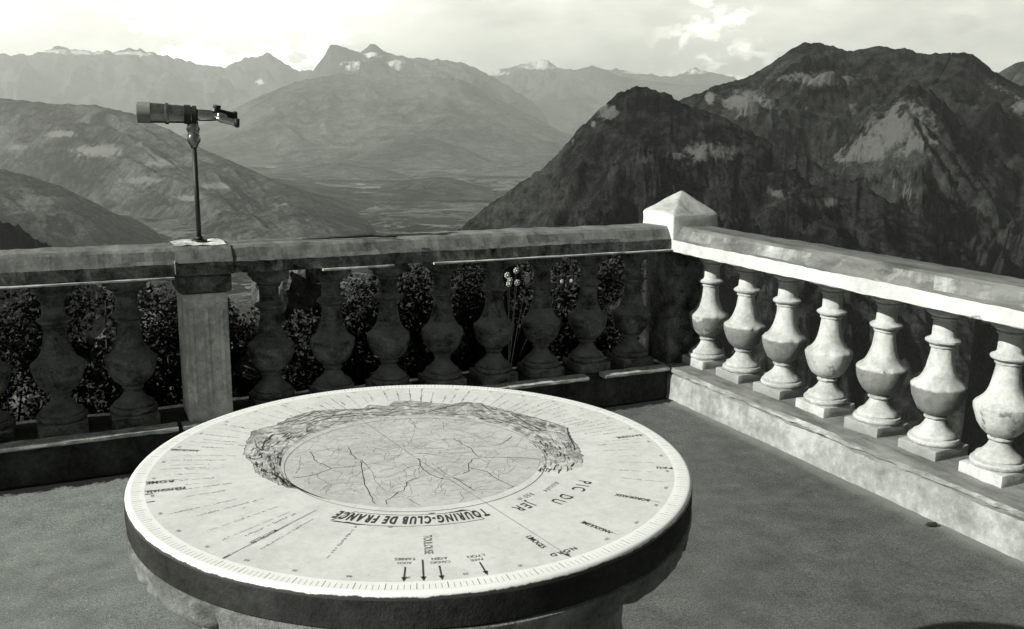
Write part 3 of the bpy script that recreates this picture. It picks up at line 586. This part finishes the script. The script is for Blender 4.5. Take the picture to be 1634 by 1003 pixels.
# map disc
MX, MY, MR = 0.0, .022, .262
bm = bmesh.new(); bmesh.ops.create_circle(bm, cap_ends=True, segments=120, radius=MR, matrix=Matrix.Translation((MX, MY, TZ+0.000308)))
mp = bm_obj('map_panel', bm, M['map'], face)
def clampm(p, rm=MR-.002):
    dx, dy = p[0]-MX, p[1]-MY; d = math.hypot(dx, dy)
    return (MX+dx*rm/d, MY+dy*rm/d) if d > rm else p
def stroke(pts, w, sub=4, jit=.0016, seed=0, clampf=None, taper=False):
    """ribbon polygons for an engraved line"""
    P = []
    for a, b in zip(pts, pts[1:]):
        for k in range(sub):
            t = k/sub; P.append((a[0]+(b[0]-a[0])*t, a[1]+(b[1]-a[1])*t))
    P.append(pts[-1])
    if jit: P = [(x+noise.noise(Vector((x*60, y*60, seed)))*jit, y+noise.noise(Vector((x*60, y*60, seed+9)))*jit) for x, y in P]
    if clampf: P = [clampf(p) for p in P]
    out = []
    L = []; Rr = []
    for k, (x, y) in enumerate(P):
        a = P[max(k-1, 0)]; b = P[min(k+1, len(P)-1)]; dx, dy = b[0]-a[0], b[1]-a[1]; d = math.hypot(dx, dy) or 1
        ww = w/2*(.7+.6*abs(noise.noise(Vector((x*90, y*90, seed+4)))))
        if taper: ww *= max(.15, math.sin(math.pi*(k+.5)/len(P)))
        L.append((x-dy/d*ww, y+dx/d*ww)); Rr.append((x+dy/d*ww, y-dx/d*ww))
    for k in range(len(P)-1): out.append([L[k], Rr[k], Rr[k+1], L[k+1]])
    return out
pp = []
for k, l in enumerate(ROADS): pp += stroke(l, .0021, 4, .004, k, clampm)
flat('main_road_lines', pp, M['ink'], TZ+0.000476, face)
pp = []
for k, l in enumerate(THIN): pp += stroke(l, .0012, 4, .004, k+50, clampm)
rnd = random.Random(5)
for k in range(260):
    a = rnd.uniform(0, 6.28); r = MR*math.sqrt(rnd.random())*.93; x, y = MX+r*math.cos(a), MY+r*math.sin(a); an = rnd.choice((0, .3, -.3, 1.2, 2.4))+rnd.uniform(-.4, .4)
    P = [(x, y)]
    for _ in range(rnd.randint(2, 6)): an += rnd.uniform(-.6, .6); x += math.cos(an)*.013; y += math.sin(an)*.013; P.append((x, y))
    pp += stroke(P, .0008, 2, .002, k+99, clampm)
for k in range(60):   # town dots
    a = rnd.uniform(0, 6.28); r = MR*math.sqrt(rnd.random())*.93; s = rnd.uniform(.001, .0022)
    pp.append([(MX+r*math.cos(a)+s*math.cos(t), MY+r*math.sin(a)+s*math.sin(t)) for t in [i*math.pi/3 for i in range(6)]])
flat('minor_road_lines', pp, M['ink_grey'], TZ+0.000420, face)
# map border ring
annulus('map_border_line', MR-.0015, MR, M['ink_grey'], TZ+0.000532, face)
# the meridian line crossing the disc to NORD
pp = stroke([(-.0506, .4794), (0.0, 0.0), (.0704, -.4986)], .0013, 20, 0)
flat('meridian_line', pp, M['ink_grey'], TZ+0.000644, face)
# mountain panorama ring
def inner_r(a):
    return MR+.001
rayp = [(math.atan2(y-MY, x-MX), math.hypot(x-MX, y-MY)) for x, y in PAN]
# walk round clockwise from lower left over the top to the right
ang = []; prev = None
for a, r in rayp:
    if prev is not None:
        while a-prev > math.pi: a -= 2*math.pi
        while a-prev < -math.pi: a += 2*math.pi
    ang.append((a, r)); prev = a
V = []; Fa = []; att = []; fade = []; NS = 520; NR = 7
a_s, a_e = ang[0][0], ang[-1][0]
def outr(a):
    best = None
    for (p, r), (q, s) in zip(ang, ang[1:]):
        lo, hi = min(p, q), max(p, q)
        if lo-1e-9 <= a <= hi+1e-9:
            t = (a-p)/(q-p) if abs(q-p) > 1e-9 else 0; rr = r+(s-r)*t
            best = rr if best is None else max(best, rr)
    return best or MR+.01
for i in range(NS+1):
    a = a_s+(a_e-a_s)*i/NS; ro = max(MR+.003, outr(a) + noise.noise(Vector((a*25, 0, 0)))*.006 + noise.noise(Vector((a*80, 3, 0)))*.003)
    if i < 40: ro = MR+.003+(ro-MR-.003)*(i/40)**.6
    if NS-i < 14: ro = MR+.003+(ro-MR-.003)*((NS-i)/14)**.5
    for j in range(NR+1):
        r = MR+.001+(ro-MR-.001)*j/NR; V.append((MX+r*math.cos(a), MY+r*math.sin(a), TZ+0.000364)); att.append((a*.9, j/NR*.35, r*1.5)); fade.append(max(0, 1-(NS-i)/34, (1-i/60)*.9*(j/NR)))
for i in range(NS):
    for j in range(NR): q = i*(NR+1)+j; Fa.append((q, q+1, q+NR+2, q+NR+1))
me = mesh('mountain_panorama', V, Fa); A = me.attributes.new('ring', 'FLOAT_VECTOR', 'POINT')
for k, a in enumerate(att): A.data[k].vector = a
A = me.attributes.new('fade', 'FLOAT', 'POINT')
for k, a in enumerate(fade): A.data[k].value = a
pano = link('mountain_panorama', me, M['panorama'], face)
pp = []
def outside(p, rm=MR+.003):
    dx, dy = p[0]-MX, p[1]-MY; d = math.hypot(dx, dy)
    return (MX+dx*rm/d, MY+dy*rm/d) if d < rm else p
for k, l in enumerate(INK): pp += stroke(l, .0046, 4, .003, k, outside, True)
for k in range(620):   # hatching
    t = rnd.random(); a = a_s+(a_e-a_s)*t; ro = outr(a); th = ro-MR
    if th < .012: continue
    r = MR+th*rnd.uniform(.08, .92); L = rnd.uniform(.006, .03); da = rnd.uniform(-.25, .25)
    tx, ty = -math.sin(a+da), math.cos(a+da)
    x, y = MX+r*math.cos(a), MY+r*math.sin(a)
    pp += stroke([(x-tx*L/2, y-ty*L/2), (x, y), (x+tx*L/2, y+ty*L/2)], rnd.choice((.0010, .0016, .0034)), 2, .002, k, outside, True)
flat('panorama_engraving', pp, M['ink'], TZ+0.000588, face)
# crest outline
P = []
for i in range(NS+1): P.append(V[i*(NR+1)+NR][:2])
P = P[25:-22]
flat('panorama_outline', stroke(P, .0012, 1, 0), M['ink'], TZ+0.000504, face)

# lettering -----------------------------------------------------
_cache = {}
def glyph(ch, bold, shear=0):
    k = (ch, bold, shear)
    if k not in _cache:
        c = bpy.data.curves.new('g', 'FONT'); c.body = ch; c.size = 1; c.offset = bold; c.shear = shear; c.resolution_u = 3
        o = bpy.data.objects.new('g', c); COL.objects.link(o); bpy.context.view_layer.update()
        m = bpy.data.meshes.new_from_object(o.evaluated_get(bpy.context.evaluated_depsgraph_get()))
        vs = [v.co.copy() for v in m.vertices]; fs = [list(p.vertices) for p in m.polygons]
        w = (max([v.x for v in vs]) - min([v.x for v in vs])) if vs else .25
        x0 = min([v.x for v in vs]) if vs else 0
        bpy.data.objects.remove(o); bpy.data.meshes.remove(m); bpy.data.curves.remove(c)
        _cache[k] = (vs, fs, w, x0)
    return _cache[k]
def text_mesh(items, name, mat, z):
    """items: (text, mode, centre bearing deg, radius, size, xscale, spacing, bold, shear)"""
    V = []; Fa = []
    for (tx, mode, th, rad, size, xs, sp, bold, sh) in items:
        gl = [(None, .28*size*xs, 0) if ch == ' ' else (glyph(ch, bold, sh), glyph(ch, bold, sh)[2]*size*xs, 0) for ch in tx]
        total = sum(w for _, w, _ in gl)+sp*(len(tx)-1); x = -total/2; a0 = R(th)
        for gg, w, _ in gl:
            if gg:
                b = len(V)
                for v in gg[0]:
                    lx = x+(v.x-gg[3])*size*xs; ly = v.y*size
                    if mode == 'arc':      # tops outward, read clockwise
                        a = a0-(x+w/2)/rad; dx = lx-(x+w/2); rr = rad+ly
                        px = rr*math.cos(a)+dx*math.sin(a); py = rr*math.sin(a)-dx*math.cos(a)
                    elif mode == 'out':    # along the bearing, read outward
                        rr = rad+lx; px = rr*math.cos(a0)-ly*math.sin(a0); py = rr*math.sin(a0)+ly*math.cos(a0)
                    else:                  # along the bearing, read inward
                        rr = rad-lx; px = rr*math.cos(a0)+ly*math.sin(a0); py = rr*math.sin(a0)-ly*math.cos(a0)
                    V.append((px, py, z))
                Fa += [[b+i for i in fc] for fc in gg[1]]
            x += w+sp
    return link(name, mesh(name, V, Fa), mat, face)
for it in [('PIC', 'arc', -48, .338, .036, .75, .008, .006, 0), ('DU', 'arc', -60.5, .333, .036, .75, .008, .006, 0), ('JER', 'arc', -72.8, .304, .034, .75, .006, .006, 0)]: text_mesh([it], 'summit_name', M['ink'], TZ+0.000700)
for it in [('Altitude', 'arc', -53, .296, .017, .8, .001, .004, .3), ('950 m', 'arc', -66.5, .281, .017, .8, .001, .004, .3)]: text_mesh([it], 'altitude_lettering', M['ink_grey'], TZ+0.000700)
text_mesh([('TOURING-CLUB DE FRANCE', 'arc', -112, .283, .041, .385, .0022, .040, .12)], 'club_banner_lettering', M['ink'], TZ+0.000700)
def arcpts(r, a0, a1, n=30): return [(r*math.cos(R(a0+(a1-a0)*k/n)), r*math.sin(R(a0+(a1-a0)*k/n))) for k in range(n+1)]
pp = stroke(arcpts(.276, -133, -91), .0016, 1, .001)+stroke(arcpts(.321, -137, -89), .0014, 1, .001)
pp += stroke([arcpts(.276, -91, -91, 1)[0], arcpts(.321, -89, -89, 1)[0]], .0014, 4, .001)+stroke([arcpts(.276, -133, -133, 1)[0], arcpts(.321, -137, -137, 1)[0]], .0016, 4, .001)
pp += stroke(arcpts(.323, -137, -124), .006, 2, .004, 3, None, True)+stroke(arcpts(.274, -98, -91.5), .005, 2, .004, 5, None, True)+stroke(arcpts(.272, -106, -103), .004, 2, .003, 6, None, True)+stroke(arcpts(.325, -119, -117), .004, 2, .003, 7, None, True)
flat('banner_border', pp, M['ink'], TZ+0.000644, face)
names = [('ROME','out',170.3,.489,.017,1.0,.002,.02),('PERPIGNAN','out',175.4,.477,.016,.72,.0012,.02),('BARCELONE','out',150,.482,.013,.72,.001,.015),
  ('BAYONNE','in',-6.3,.474,.015,.8,.001,.018),('PAU','in',-29,.497,.015,1,.002,.018),('BORDEAUX','in',-49.2,.452,.016,.72,.001,.015),
  ('ANGOULEME','in',-68.3,.460,.015,.7,.001,.01),('LIMOGES','out',-84.6,.440,.015,.85,.001,.008),('MONTPELLIER','out',-146.6,.425,.013,.7,.001,.005)]
for it in names: text_mesh([it+(0,)], 'town_name', M['ink'], TZ+0.000700)
nord = text_mesh([('NORD','arc',-81.8,.488,.014,1.1,.003,.02,0)], 'north_lettering', M['ink'], TZ+0.000700)
small = [('TARBES','arc',-112.4,.437,.012,.8,.0006,.004,0),('AUCH','arc',-112.4,.451,.010,.8,.0006,.002,0),('TOULOUSE','out',-108.4,.392,.020,.7,.001,0,0),('AGEN','arc',-105.5,.440,.012,.8,.0006,.004,0),('CAHORS','arc',-105.5,.453,.010,.8,.0006,.002,0),('LYON','arc',-98.1,.444,.012,.9,.0006,.004,0),('PARIS','arc',-98.4,.457,.010,.8,.0006,.002,0)]
for k in range(36):
    small.append((str(k*10 % 200), 'arc', (-82-k*10)+.4, .4985, .0085, 1, .0008, .004, 0))
for it in small: text_mesh([it], 'degree_number' if it[0].isdigit() else 'town_name', M['ink_grey'], TZ+0.000700)
# arrows and sight lines
pp = []
for th, r0 in ((-112.2, .468), (-108.9, .445), (-105.8, .468), (-98.1, .470), (-82.0, .505)):
    pp = [tick(R(th), r0, .506, .0022)]; c, s = math.cos(R(th)), math.sin(R(th))
    pp.append([(.514*c, .514*s), (.500*c+.0042*s, .500*s-.0042*c), (.500*c-.0042*s, .500*s+.0042*c)])
    flat('direction_arrow', pp, M['ink'], TZ+0.000644, face)
for th, a, b in ((-145.7, .37, .516), (-145.9, .30, .40), (-68.7, .43, .505), (-49.8, .425, .505), (-6.3, .44, .515), (-29.8, .485, .515), (150, .45, .515), (170.2, .45, .515), (175.4, .455, .515)):
    flat('bearing_line', [tick(R(th), a, b, .0010)], M['ink'], TZ+0.000644, face)
for th in (170.2, 175.4, 177.2, 150, -145.7, -178.5): flat('bearing_mark', [tick(R(th), .500, .514, .0026)], M['ink'], TZ+0.000680, face)
pp = []
ths = [142, 144.5, 147, 154, 157, 160, 162.5, 164.5, 167, 171.5, 174, 177.4, -178.5, -170, -166, -158, -152, -149, -142, -128, -38, -33, -26, -22, -17, -12, -9, -3, 0, 2.5, 5, 8, 10, 12.5, 15, 18, 21, 24, 27, 30, 33, 36, 40, 43, 47, 51, 54, 58, 61, 65, 69, 72, 76, 80, 84, 87, 91, 95, 99, 102, 106, 110, 114, 118, 122, 126, 130, 134, 138]
for th in ths:
    r = rnd.uniform(.36, .42) if not -170 < th < -120 else .33; end = rnd.uniform(.44, .505)
    a = R(th+rnd.uniform(-.6, .6))
    while r < end:
        L = rnd.uniform(.004, .03)
        if rnd.random() < .45:   # illegible row of tiny letters
            q = r
            while q < min(end, r+L):
                pp.append(tick(a+rnd.uniform(-.003, .003), q, q+rnd.uniform(.0012, .003), rnd.uniform(.0018, .0042))); q += .0042
        else: pp.append(tick(a, r, min(end, r+L), .0008))
        r += L+rnd.uniform(.001, .010)
flat('sight_lines', pp, M['ink_grey'], TZ+0.000588, face)
for a in pp: pass

# masonry under the disc
bm = bmesh.new(); SEG = 260; NR2 = 16
prof = [(.30,.655),(.42,.66),(.44,.69),(.470,.704),(.500,.716),(.525,.726),(.540,.734),(.547,.743),(.547,.750),(.547,.762),(.551,.772),(.551,.781),(.544,.785),(.40,.785)]
rings = []
for r, z in prof:
    ring = []
    for i in range(SEG):
        a = 2*math.pi*i/SEG; q = Vector((r*math.cos(a), r*math.sin(a), z))
        rr, zz = r, z
        if .68 < z < .783 and r > .42:
            sect = a*15/(2*math.pi) + noise.noise(Vector((a*2, 0, 0)))*.5; fr = abs((sect % 1)-.5)*2
            low = min(1, max(0, (.778-z)/.05))
            rr -= .022*max(0, (fr-.86)/.14)*low                      # open joints
            rr += (noise.noise(q*8)*.008 + noise.noise(q*30)*.005)*low
            zz += noise.noise(q*7+Vector((4,0,0)))*.007*low + noise.noise(Vector((int(sect)*3.3, 1, 1)))*.012*low*(1 if z < .73 else 0)
        elif z >= .783 and r > .5: rr += noise.noise(q*20)*.005
        ring.append(bm.verts.new((rr*math.cos(a), rr*math.sin(a), zz)))
    rings.append(ring)
for A, B in zip(rings, rings[1:]):
    for i in range(SEG): bm.faces.new((A[i], A[(i+1) % SEG], B[(i+1) % SEG], B[i]))
bm.faces.new(rings[0][::-1]); bm.faces.new(rings[-1])
bm_obj('masonry_cap', bm, M['cement'], ot, True).data.set_sharp_from_angle(angle=R(40))
bm = bmesh.new(); SEG = 120; rings = []
for k in range(26):
    z = -.42+1.08*k/25; ring = []
    for i in range(SEG):
        a = 2*math.pi*i/SEG; q = Vector((math.cos(a)*2.6, math.sin(a)*2.6, z*7))
        d = noise.voronoi(q)[0]; r = .425+.05*(.5-k/50)-.02*(1-min(1, (d[1]-d[0])*5)) + noise.noise(q*3)*.006
        ring.append(bm.verts.new((r*math.cos(a), r*math.sin(a), z)))
    rings.append(ring)
for A, B in zip(rings, rings[1:]):
    for i in range(SEG): bm.faces.new((A[i], A[(i+1) % SEG], B[(i+1) % SEG], B[i]))
bm.faces.new(rings[-1])
bm_obj('rubble_pedestal', bm, M['cement'], ot, True)

# ------------------------------------------------------------ telescope
tl = empty('telescope', (-2.470, .12, .974), 'twin-eyepiece brass and black telescope on a thin iron pole above the back balustrade', 'telescope')
def lt(o): return loc(o, tl)
X0, Y0 = -2.470, .12
bm = bmesh.new(); tube(bm, [(X0, Y0, .978), (X0, Y0, .985)], .034, 24); tube(bm, [(X0, Y0, .985), (X0, Y0, 1.0)], [.018, .014], 20)
ff = lt(bm_obj('foot_flange', bm, M['dark_metal'], tl, True))
for a in (45, 135, 225, 315):
    bm = bmesh.new(); bx_, by_ = X0+.025*math.cos(R(a)), Y0+.025*math.sin(R(a)); tube(bm, [(bx_, by_, .984), (bx_, by_, .990)], .0045, 6); bo = bm_obj('bolt', bm, M['dark_metal'], ff); bo.location = (0, 0, 0)
bm = bmesh.new(); tube(bm, [(X0, Y0, .98), (X0, Y0, 1.41)], .0105, 20); lt(bm_obj('pole', bm, M['dark_metal'], tl, True))
bm = bmesh.new(); tube(bm, [(X0,Y0,1.385),(X0,Y0,1.40),(X0,Y0,1.415),(X0,Y0,1.44),(X0,Y0,1.445),(X0,Y0,1.46),(X0,Y0,1.463),(X0,Y0,1.50)], [.012,.019,.028,.029,.025,.025,.029,.022], 28)
lt(bm_obj('swivel_collar', bm, M['tube'], tl, True))
ax = Vector((1, -.12, -.035)).normalized(); cen = Vector((X0, Y0, 1.527))
def A_(t, up=0, sd_=0): return cen + ax*t + Vector((0,0,1))*up + Vector((0,-1,0))*sd_
bm = bmesh.new(); tube(bm, [A_(-.222), A_(-.221), A_(-.170), A_(-.168)], [.040, .0445, .0445, .041], 36); oh = lt(bm_obj('objective_hood', bm, M['hood'], tl, True)); oh.data.set_sharp_from_angle(angle=R(40))
bm = bmesh.new(); tube(bm, [A_(-.2235), A_(-.2225)], .036, 32); lt(bm_obj('objective_lens', bm, M['glass'], tl))
bm = bmesh.new(); tube(bm, [A_(-.169), A_(-.168), A_(-.112), A_(-.111), A_(-.107), A_(-.100), A_(-.096), A_(-.095), A_(-.01), A_(.005)], [.040,.0425,.041,.044,.0455,.0455,.044,.0395,.0365,.033], 36)
o = lt(bm_obj('main_tube', bm, M['tube'], tl, True)); o.data.set_sharp_from_angle(angle=R(35))
bm = bmesh.new(); tube(bm, [A_(-.035), A_(-.034), A_(-.008), A_(-.007)], [.034,.0405,.0405,.034], 36); lt(bm_obj('clamp_ring', bm, M['dark_metal'], tl, True)).data.set_sharp_from_angle(angle=R(40))
bm = bmesh.new(); tube(bm, [A_(-.005), A_(.0), A_(.016), A_(.018)], [.030,.0385,.0385,.024], 36); lt(bm_obj('end_ring', bm, M['dark_metal'], tl, True)).data.set_sharp_from_angle(angle=R(40))
bm = bmesh.new(); tube(bm, [A_(.01), A_(.03), A_(.075), A_(.105, -.002)], [.0255,.0255,.024,.018], 28); lt(bm_obj('rear_tube', bm, M['brass'], tl, True))
bm = bmesh.new(); box(bm, -.020, .022, -.026, .026, -.017, .017); bevel(bm, .008, 3); bmesh.ops.transform(bm, matrix=Matrix.Translation(A_(.118, -.004)) @ Matrix.Rotation(R(18), 4, 'Y'), verts=bm.verts); lt(bm_obj('prism_housing', bm, M['brass'], tl, True))
for up, sdv, m_, nm in ((.012, -.022, 'dark_metal', 'upper'), (-.018, .024, 'brass', 'lower')):
    bm = bmesh.new(); tube(bm, [A_(.095, up+.010, sdv), A_(.115, up+.004, sdv), A_(.165, up-.006, sdv), A_(.172, up-.007, sdv)], [.010,.0145,.0145,.016], 22)
    e = lt(bm_obj('eyepiece', bm, M[m_], tl, True))
    bm = bmesh.new(); tube(bm, [A_(.170, up-.007, sdv), A_(.173, up-.007, sdv), A_(.188, up-.010, sdv), A_(.190, up-.010, sdv)], [.015,.0195,.0195,.014], 24)
    c_ = lt(bm_obj('eye_cup', bm, M['dark_metal'], e, True)); c_.location = Vector(c_.location)+0*ax
bm = bmesh.new(); tube(bm, [A_(.098, .008, .0), A_(.100, .030, 0), A_(.102, .034, 0), A_(.104, .046, 0)], [.008,.008,.0175,.0165], 20); lt(bm_obj('focus_knob', bm, M['dark_metal'], tl, True))
# eye_cup parents carry an offset already
for e in tl.children:
    for c_ in e.children: c_.location = (0, 0, 0)

# ------------------------------------------------------------ plants and rocks behind the back balustrade
def leaf_mesh(seed, w, d, h, n, size=.016):
    rnd = random.Random(seed); V = []; Fa = []
    clumps = [(rnd.uniform(-.5, .5)*w, rnd.uniform(-.5, .5)*d, rnd.uniform(.25, .95)*h, rnd.uniform(.10, .2)) for _ in range(30)]
    for _ in range(n):
        c = rnd.choice(clumps); p = Vector((rnd.gauss(0, 1), rnd.gauss(0, 1), rnd.gauss(0, .8))); p = p.normalized()*c[3]*rnd.uniform(.5, 1.05)+Vector(c[:3])
        if p.z > h: p.z = h-rnd.random()*.05
        a = Vector((rnd.uniform(-1, 1), rnd.uniform(-1, 1), rnd.uniform(-.6, 1))).normalized(); b = a.cross(Vector((rnd.uniform(-1, 1), rnd.uniform(-1, 1), rnd.uniform(-1, 1)))).normalized()
        s = size*rnd.uniform(.6, 1.4); k = len(V)
        V += [p-a*s, p+b*s*.42, p+a*s, p-b*s*.42]; Fa.append((k, k+1, k+2, k+3))
    return mesh('foliage', V, Fa), clumps
SHR = [(-3.38,.62,.75,.76,'dark shrub behind the far left end of the back balustrade'),(-2.90,.60,.55,.80,'dark shrub behind the gap between the two balusters left of the pilaster'),
       (-2.52,.72,.45,.74,'dark shrub directly behind the pilaster'),(-2.22,.78,.50,.62,'dark shrub just right of the pilaster, beside the tall rock'),(-1.72,.60,.55,.70,'dark shrub behind the back balustrade, right of the tall rock'),
       (-1.20,.66,.6,.79,'leafy shrub under the middle of the back rail, left of the white flowers'),(-.62,.64,.6,.80,'leafy shrub behind the back balustrade, right of the white flowers'),(-.16,.58,.46,.74,'dark shrub behind the last baluster before the corner post')]
for k, (x, y, w, h, lab) in enumerate(SHR):
    z0 = -.75; t = empty('shrub', (x, y+.08, z0), lab, 'shrub', 'shrubs behind the back balustrade')
    me, cl_ = leaf_mesh(100+k, w, .42, h-z0, 13000); link('foliage', me, M['leaf'], t)
    bm = bmesh.new()
    for c in cl_[:9]: tube(bm, [(0, 0, -.1), (c[0]*.4, c[1]*.4, c[2]*.5), c[:3]], [.014, .009, .003], 6)
    bm_obj('stems', bm, M['twig'], t)
def rock(x, y, z, sx, sy, sz, seed, lab):
    bm = bmesh.new(); bmesh.ops.create_icosphere(bm, subdivisions=5, radius=1)
    for v in bm.verts:
        q = v.co*1.3+Vector((seed*5, 0, 0)); d = 1+noise.noise(q)*.35+abs(noise.noise(q*2.6))*.28+noise.noise(q*7)*.09+noise.noise(q*18)*.03
        v.co = Vector((v.co.x*sx, v.co.y*sy, v.co.z*sz))*d
    o = bm_obj('rock', bm, M['rock'], None, False); o.location = (x, y, z); return tag(o, lab, 'rock', 'rocks behind the back balustrade')
rock(-1.93, .78, .18, .26, .24, .52, 1, 'tall pale lichened rock right of the pilaster, behind the balusters')
rock(-1.42, .88, .02, .34, .28, .60, 2, 'broad grey rock behind the middle of the back balustrade')
rock(-.66, .92, -.05, .30, .26, .66, 3, 'dark rock under the white flowers behind the balustrade')
rock(-2.95, .95, -.15, .35, .3, .5, 4, 'low rock at the far left behind the back balustrade')
# white flowers
ft = empty('flowering_plant', (-.80, .40, .10), 'small plant with bright white flowers poking up under the back rail', 'plant')
bm = bmesh.new(); bl = []
rnd = random.Random(3)
for k, (x, z) in enumerate([(-.874,.705),(-.847,.673),(-.858,.656),(-.806,.722),(-.745,.691),(-.76,.674),(-.714,.703),(-.79,.652),(-.537,.65),(-.477,.65)]):
    y = .30+rnd.uniform(-.03, .05); p = Vector((x, y, z)) - ft.location; bl.append(p); tube(bm, [(0, 0, 0), (p.x*.4, p.y*.5, p.z*.5), p], [.003, .002, .0015], 5)
bm_obj('stems', bm, M['leaf'], ft)
for k, p in enumerate(bl):
    bm = bmesh.new(); s = .012 if k < 8 else .008
    for i in range(7):
        a = i*2*math.pi/7; b = p+Vector((math.cos(a)*s, -.004, math.sin(a)*s)); m = Matrix.Translation(b) @ Matrix.Diagonal((.55*s, .25*s, .55*s, 1)); bmesh.ops.create_icosphere(bm, subdivisions=1, radius=1, matrix=m)
    bmesh.ops.create_icosphere(bm, subdivisions=1, radius=s*.45, matrix=Matrix.Translation(p+Vector((0,-.006,0))))
    bm_obj('flower_head', bm, M['petal'], ft)
# fallen twig on the rail, a chip of stone on the floor
bm = bmesh.new(); tube(bm, [(-2.02,.10,.973),(-1.9,.075,.976),(-1.78,.06,.980),(-1.70,.06,.983),(-1.64,.035,.978),(-1.59,.01,.975)], [.003,.006,.009,.010,.008,.004], 8)
tag(bm_obj('twig', bm, M['twig'], None, True), 'dark curved twig lying on top of the back rail', 'twig')
bm = bmesh.new(); bmesh.ops.create_icosphere(bm, subdivisions=3, radius=1)
for v in bm.verts: v.co = Vector((v.co.x*.024, v.co.y*.012, v.co.z*.008))*(1+noise.noise(v.co*1.7)*.4)
o = bm_obj('stone_chip', bm, M['lava'], None, True); o.location = (-.06, -1.86, .008); o.rotation_euler.z = R(-20)
tag(o, 'small dark stone chip on the asphalt beside the right plinth', 'stone')

S.view_settings.view_transform = 'Standard'; S.view_settings.look = 'None'; S.view_settings.gamma = 1
S.view_settings.exposure = EXPO
S.render.resolution_x = 1024; S.render.resolution_y = 629
S.cycles.volume_bounces = 1; S.cycles.max_bounces = 5; S.cycles.diffuse_bounces = 1
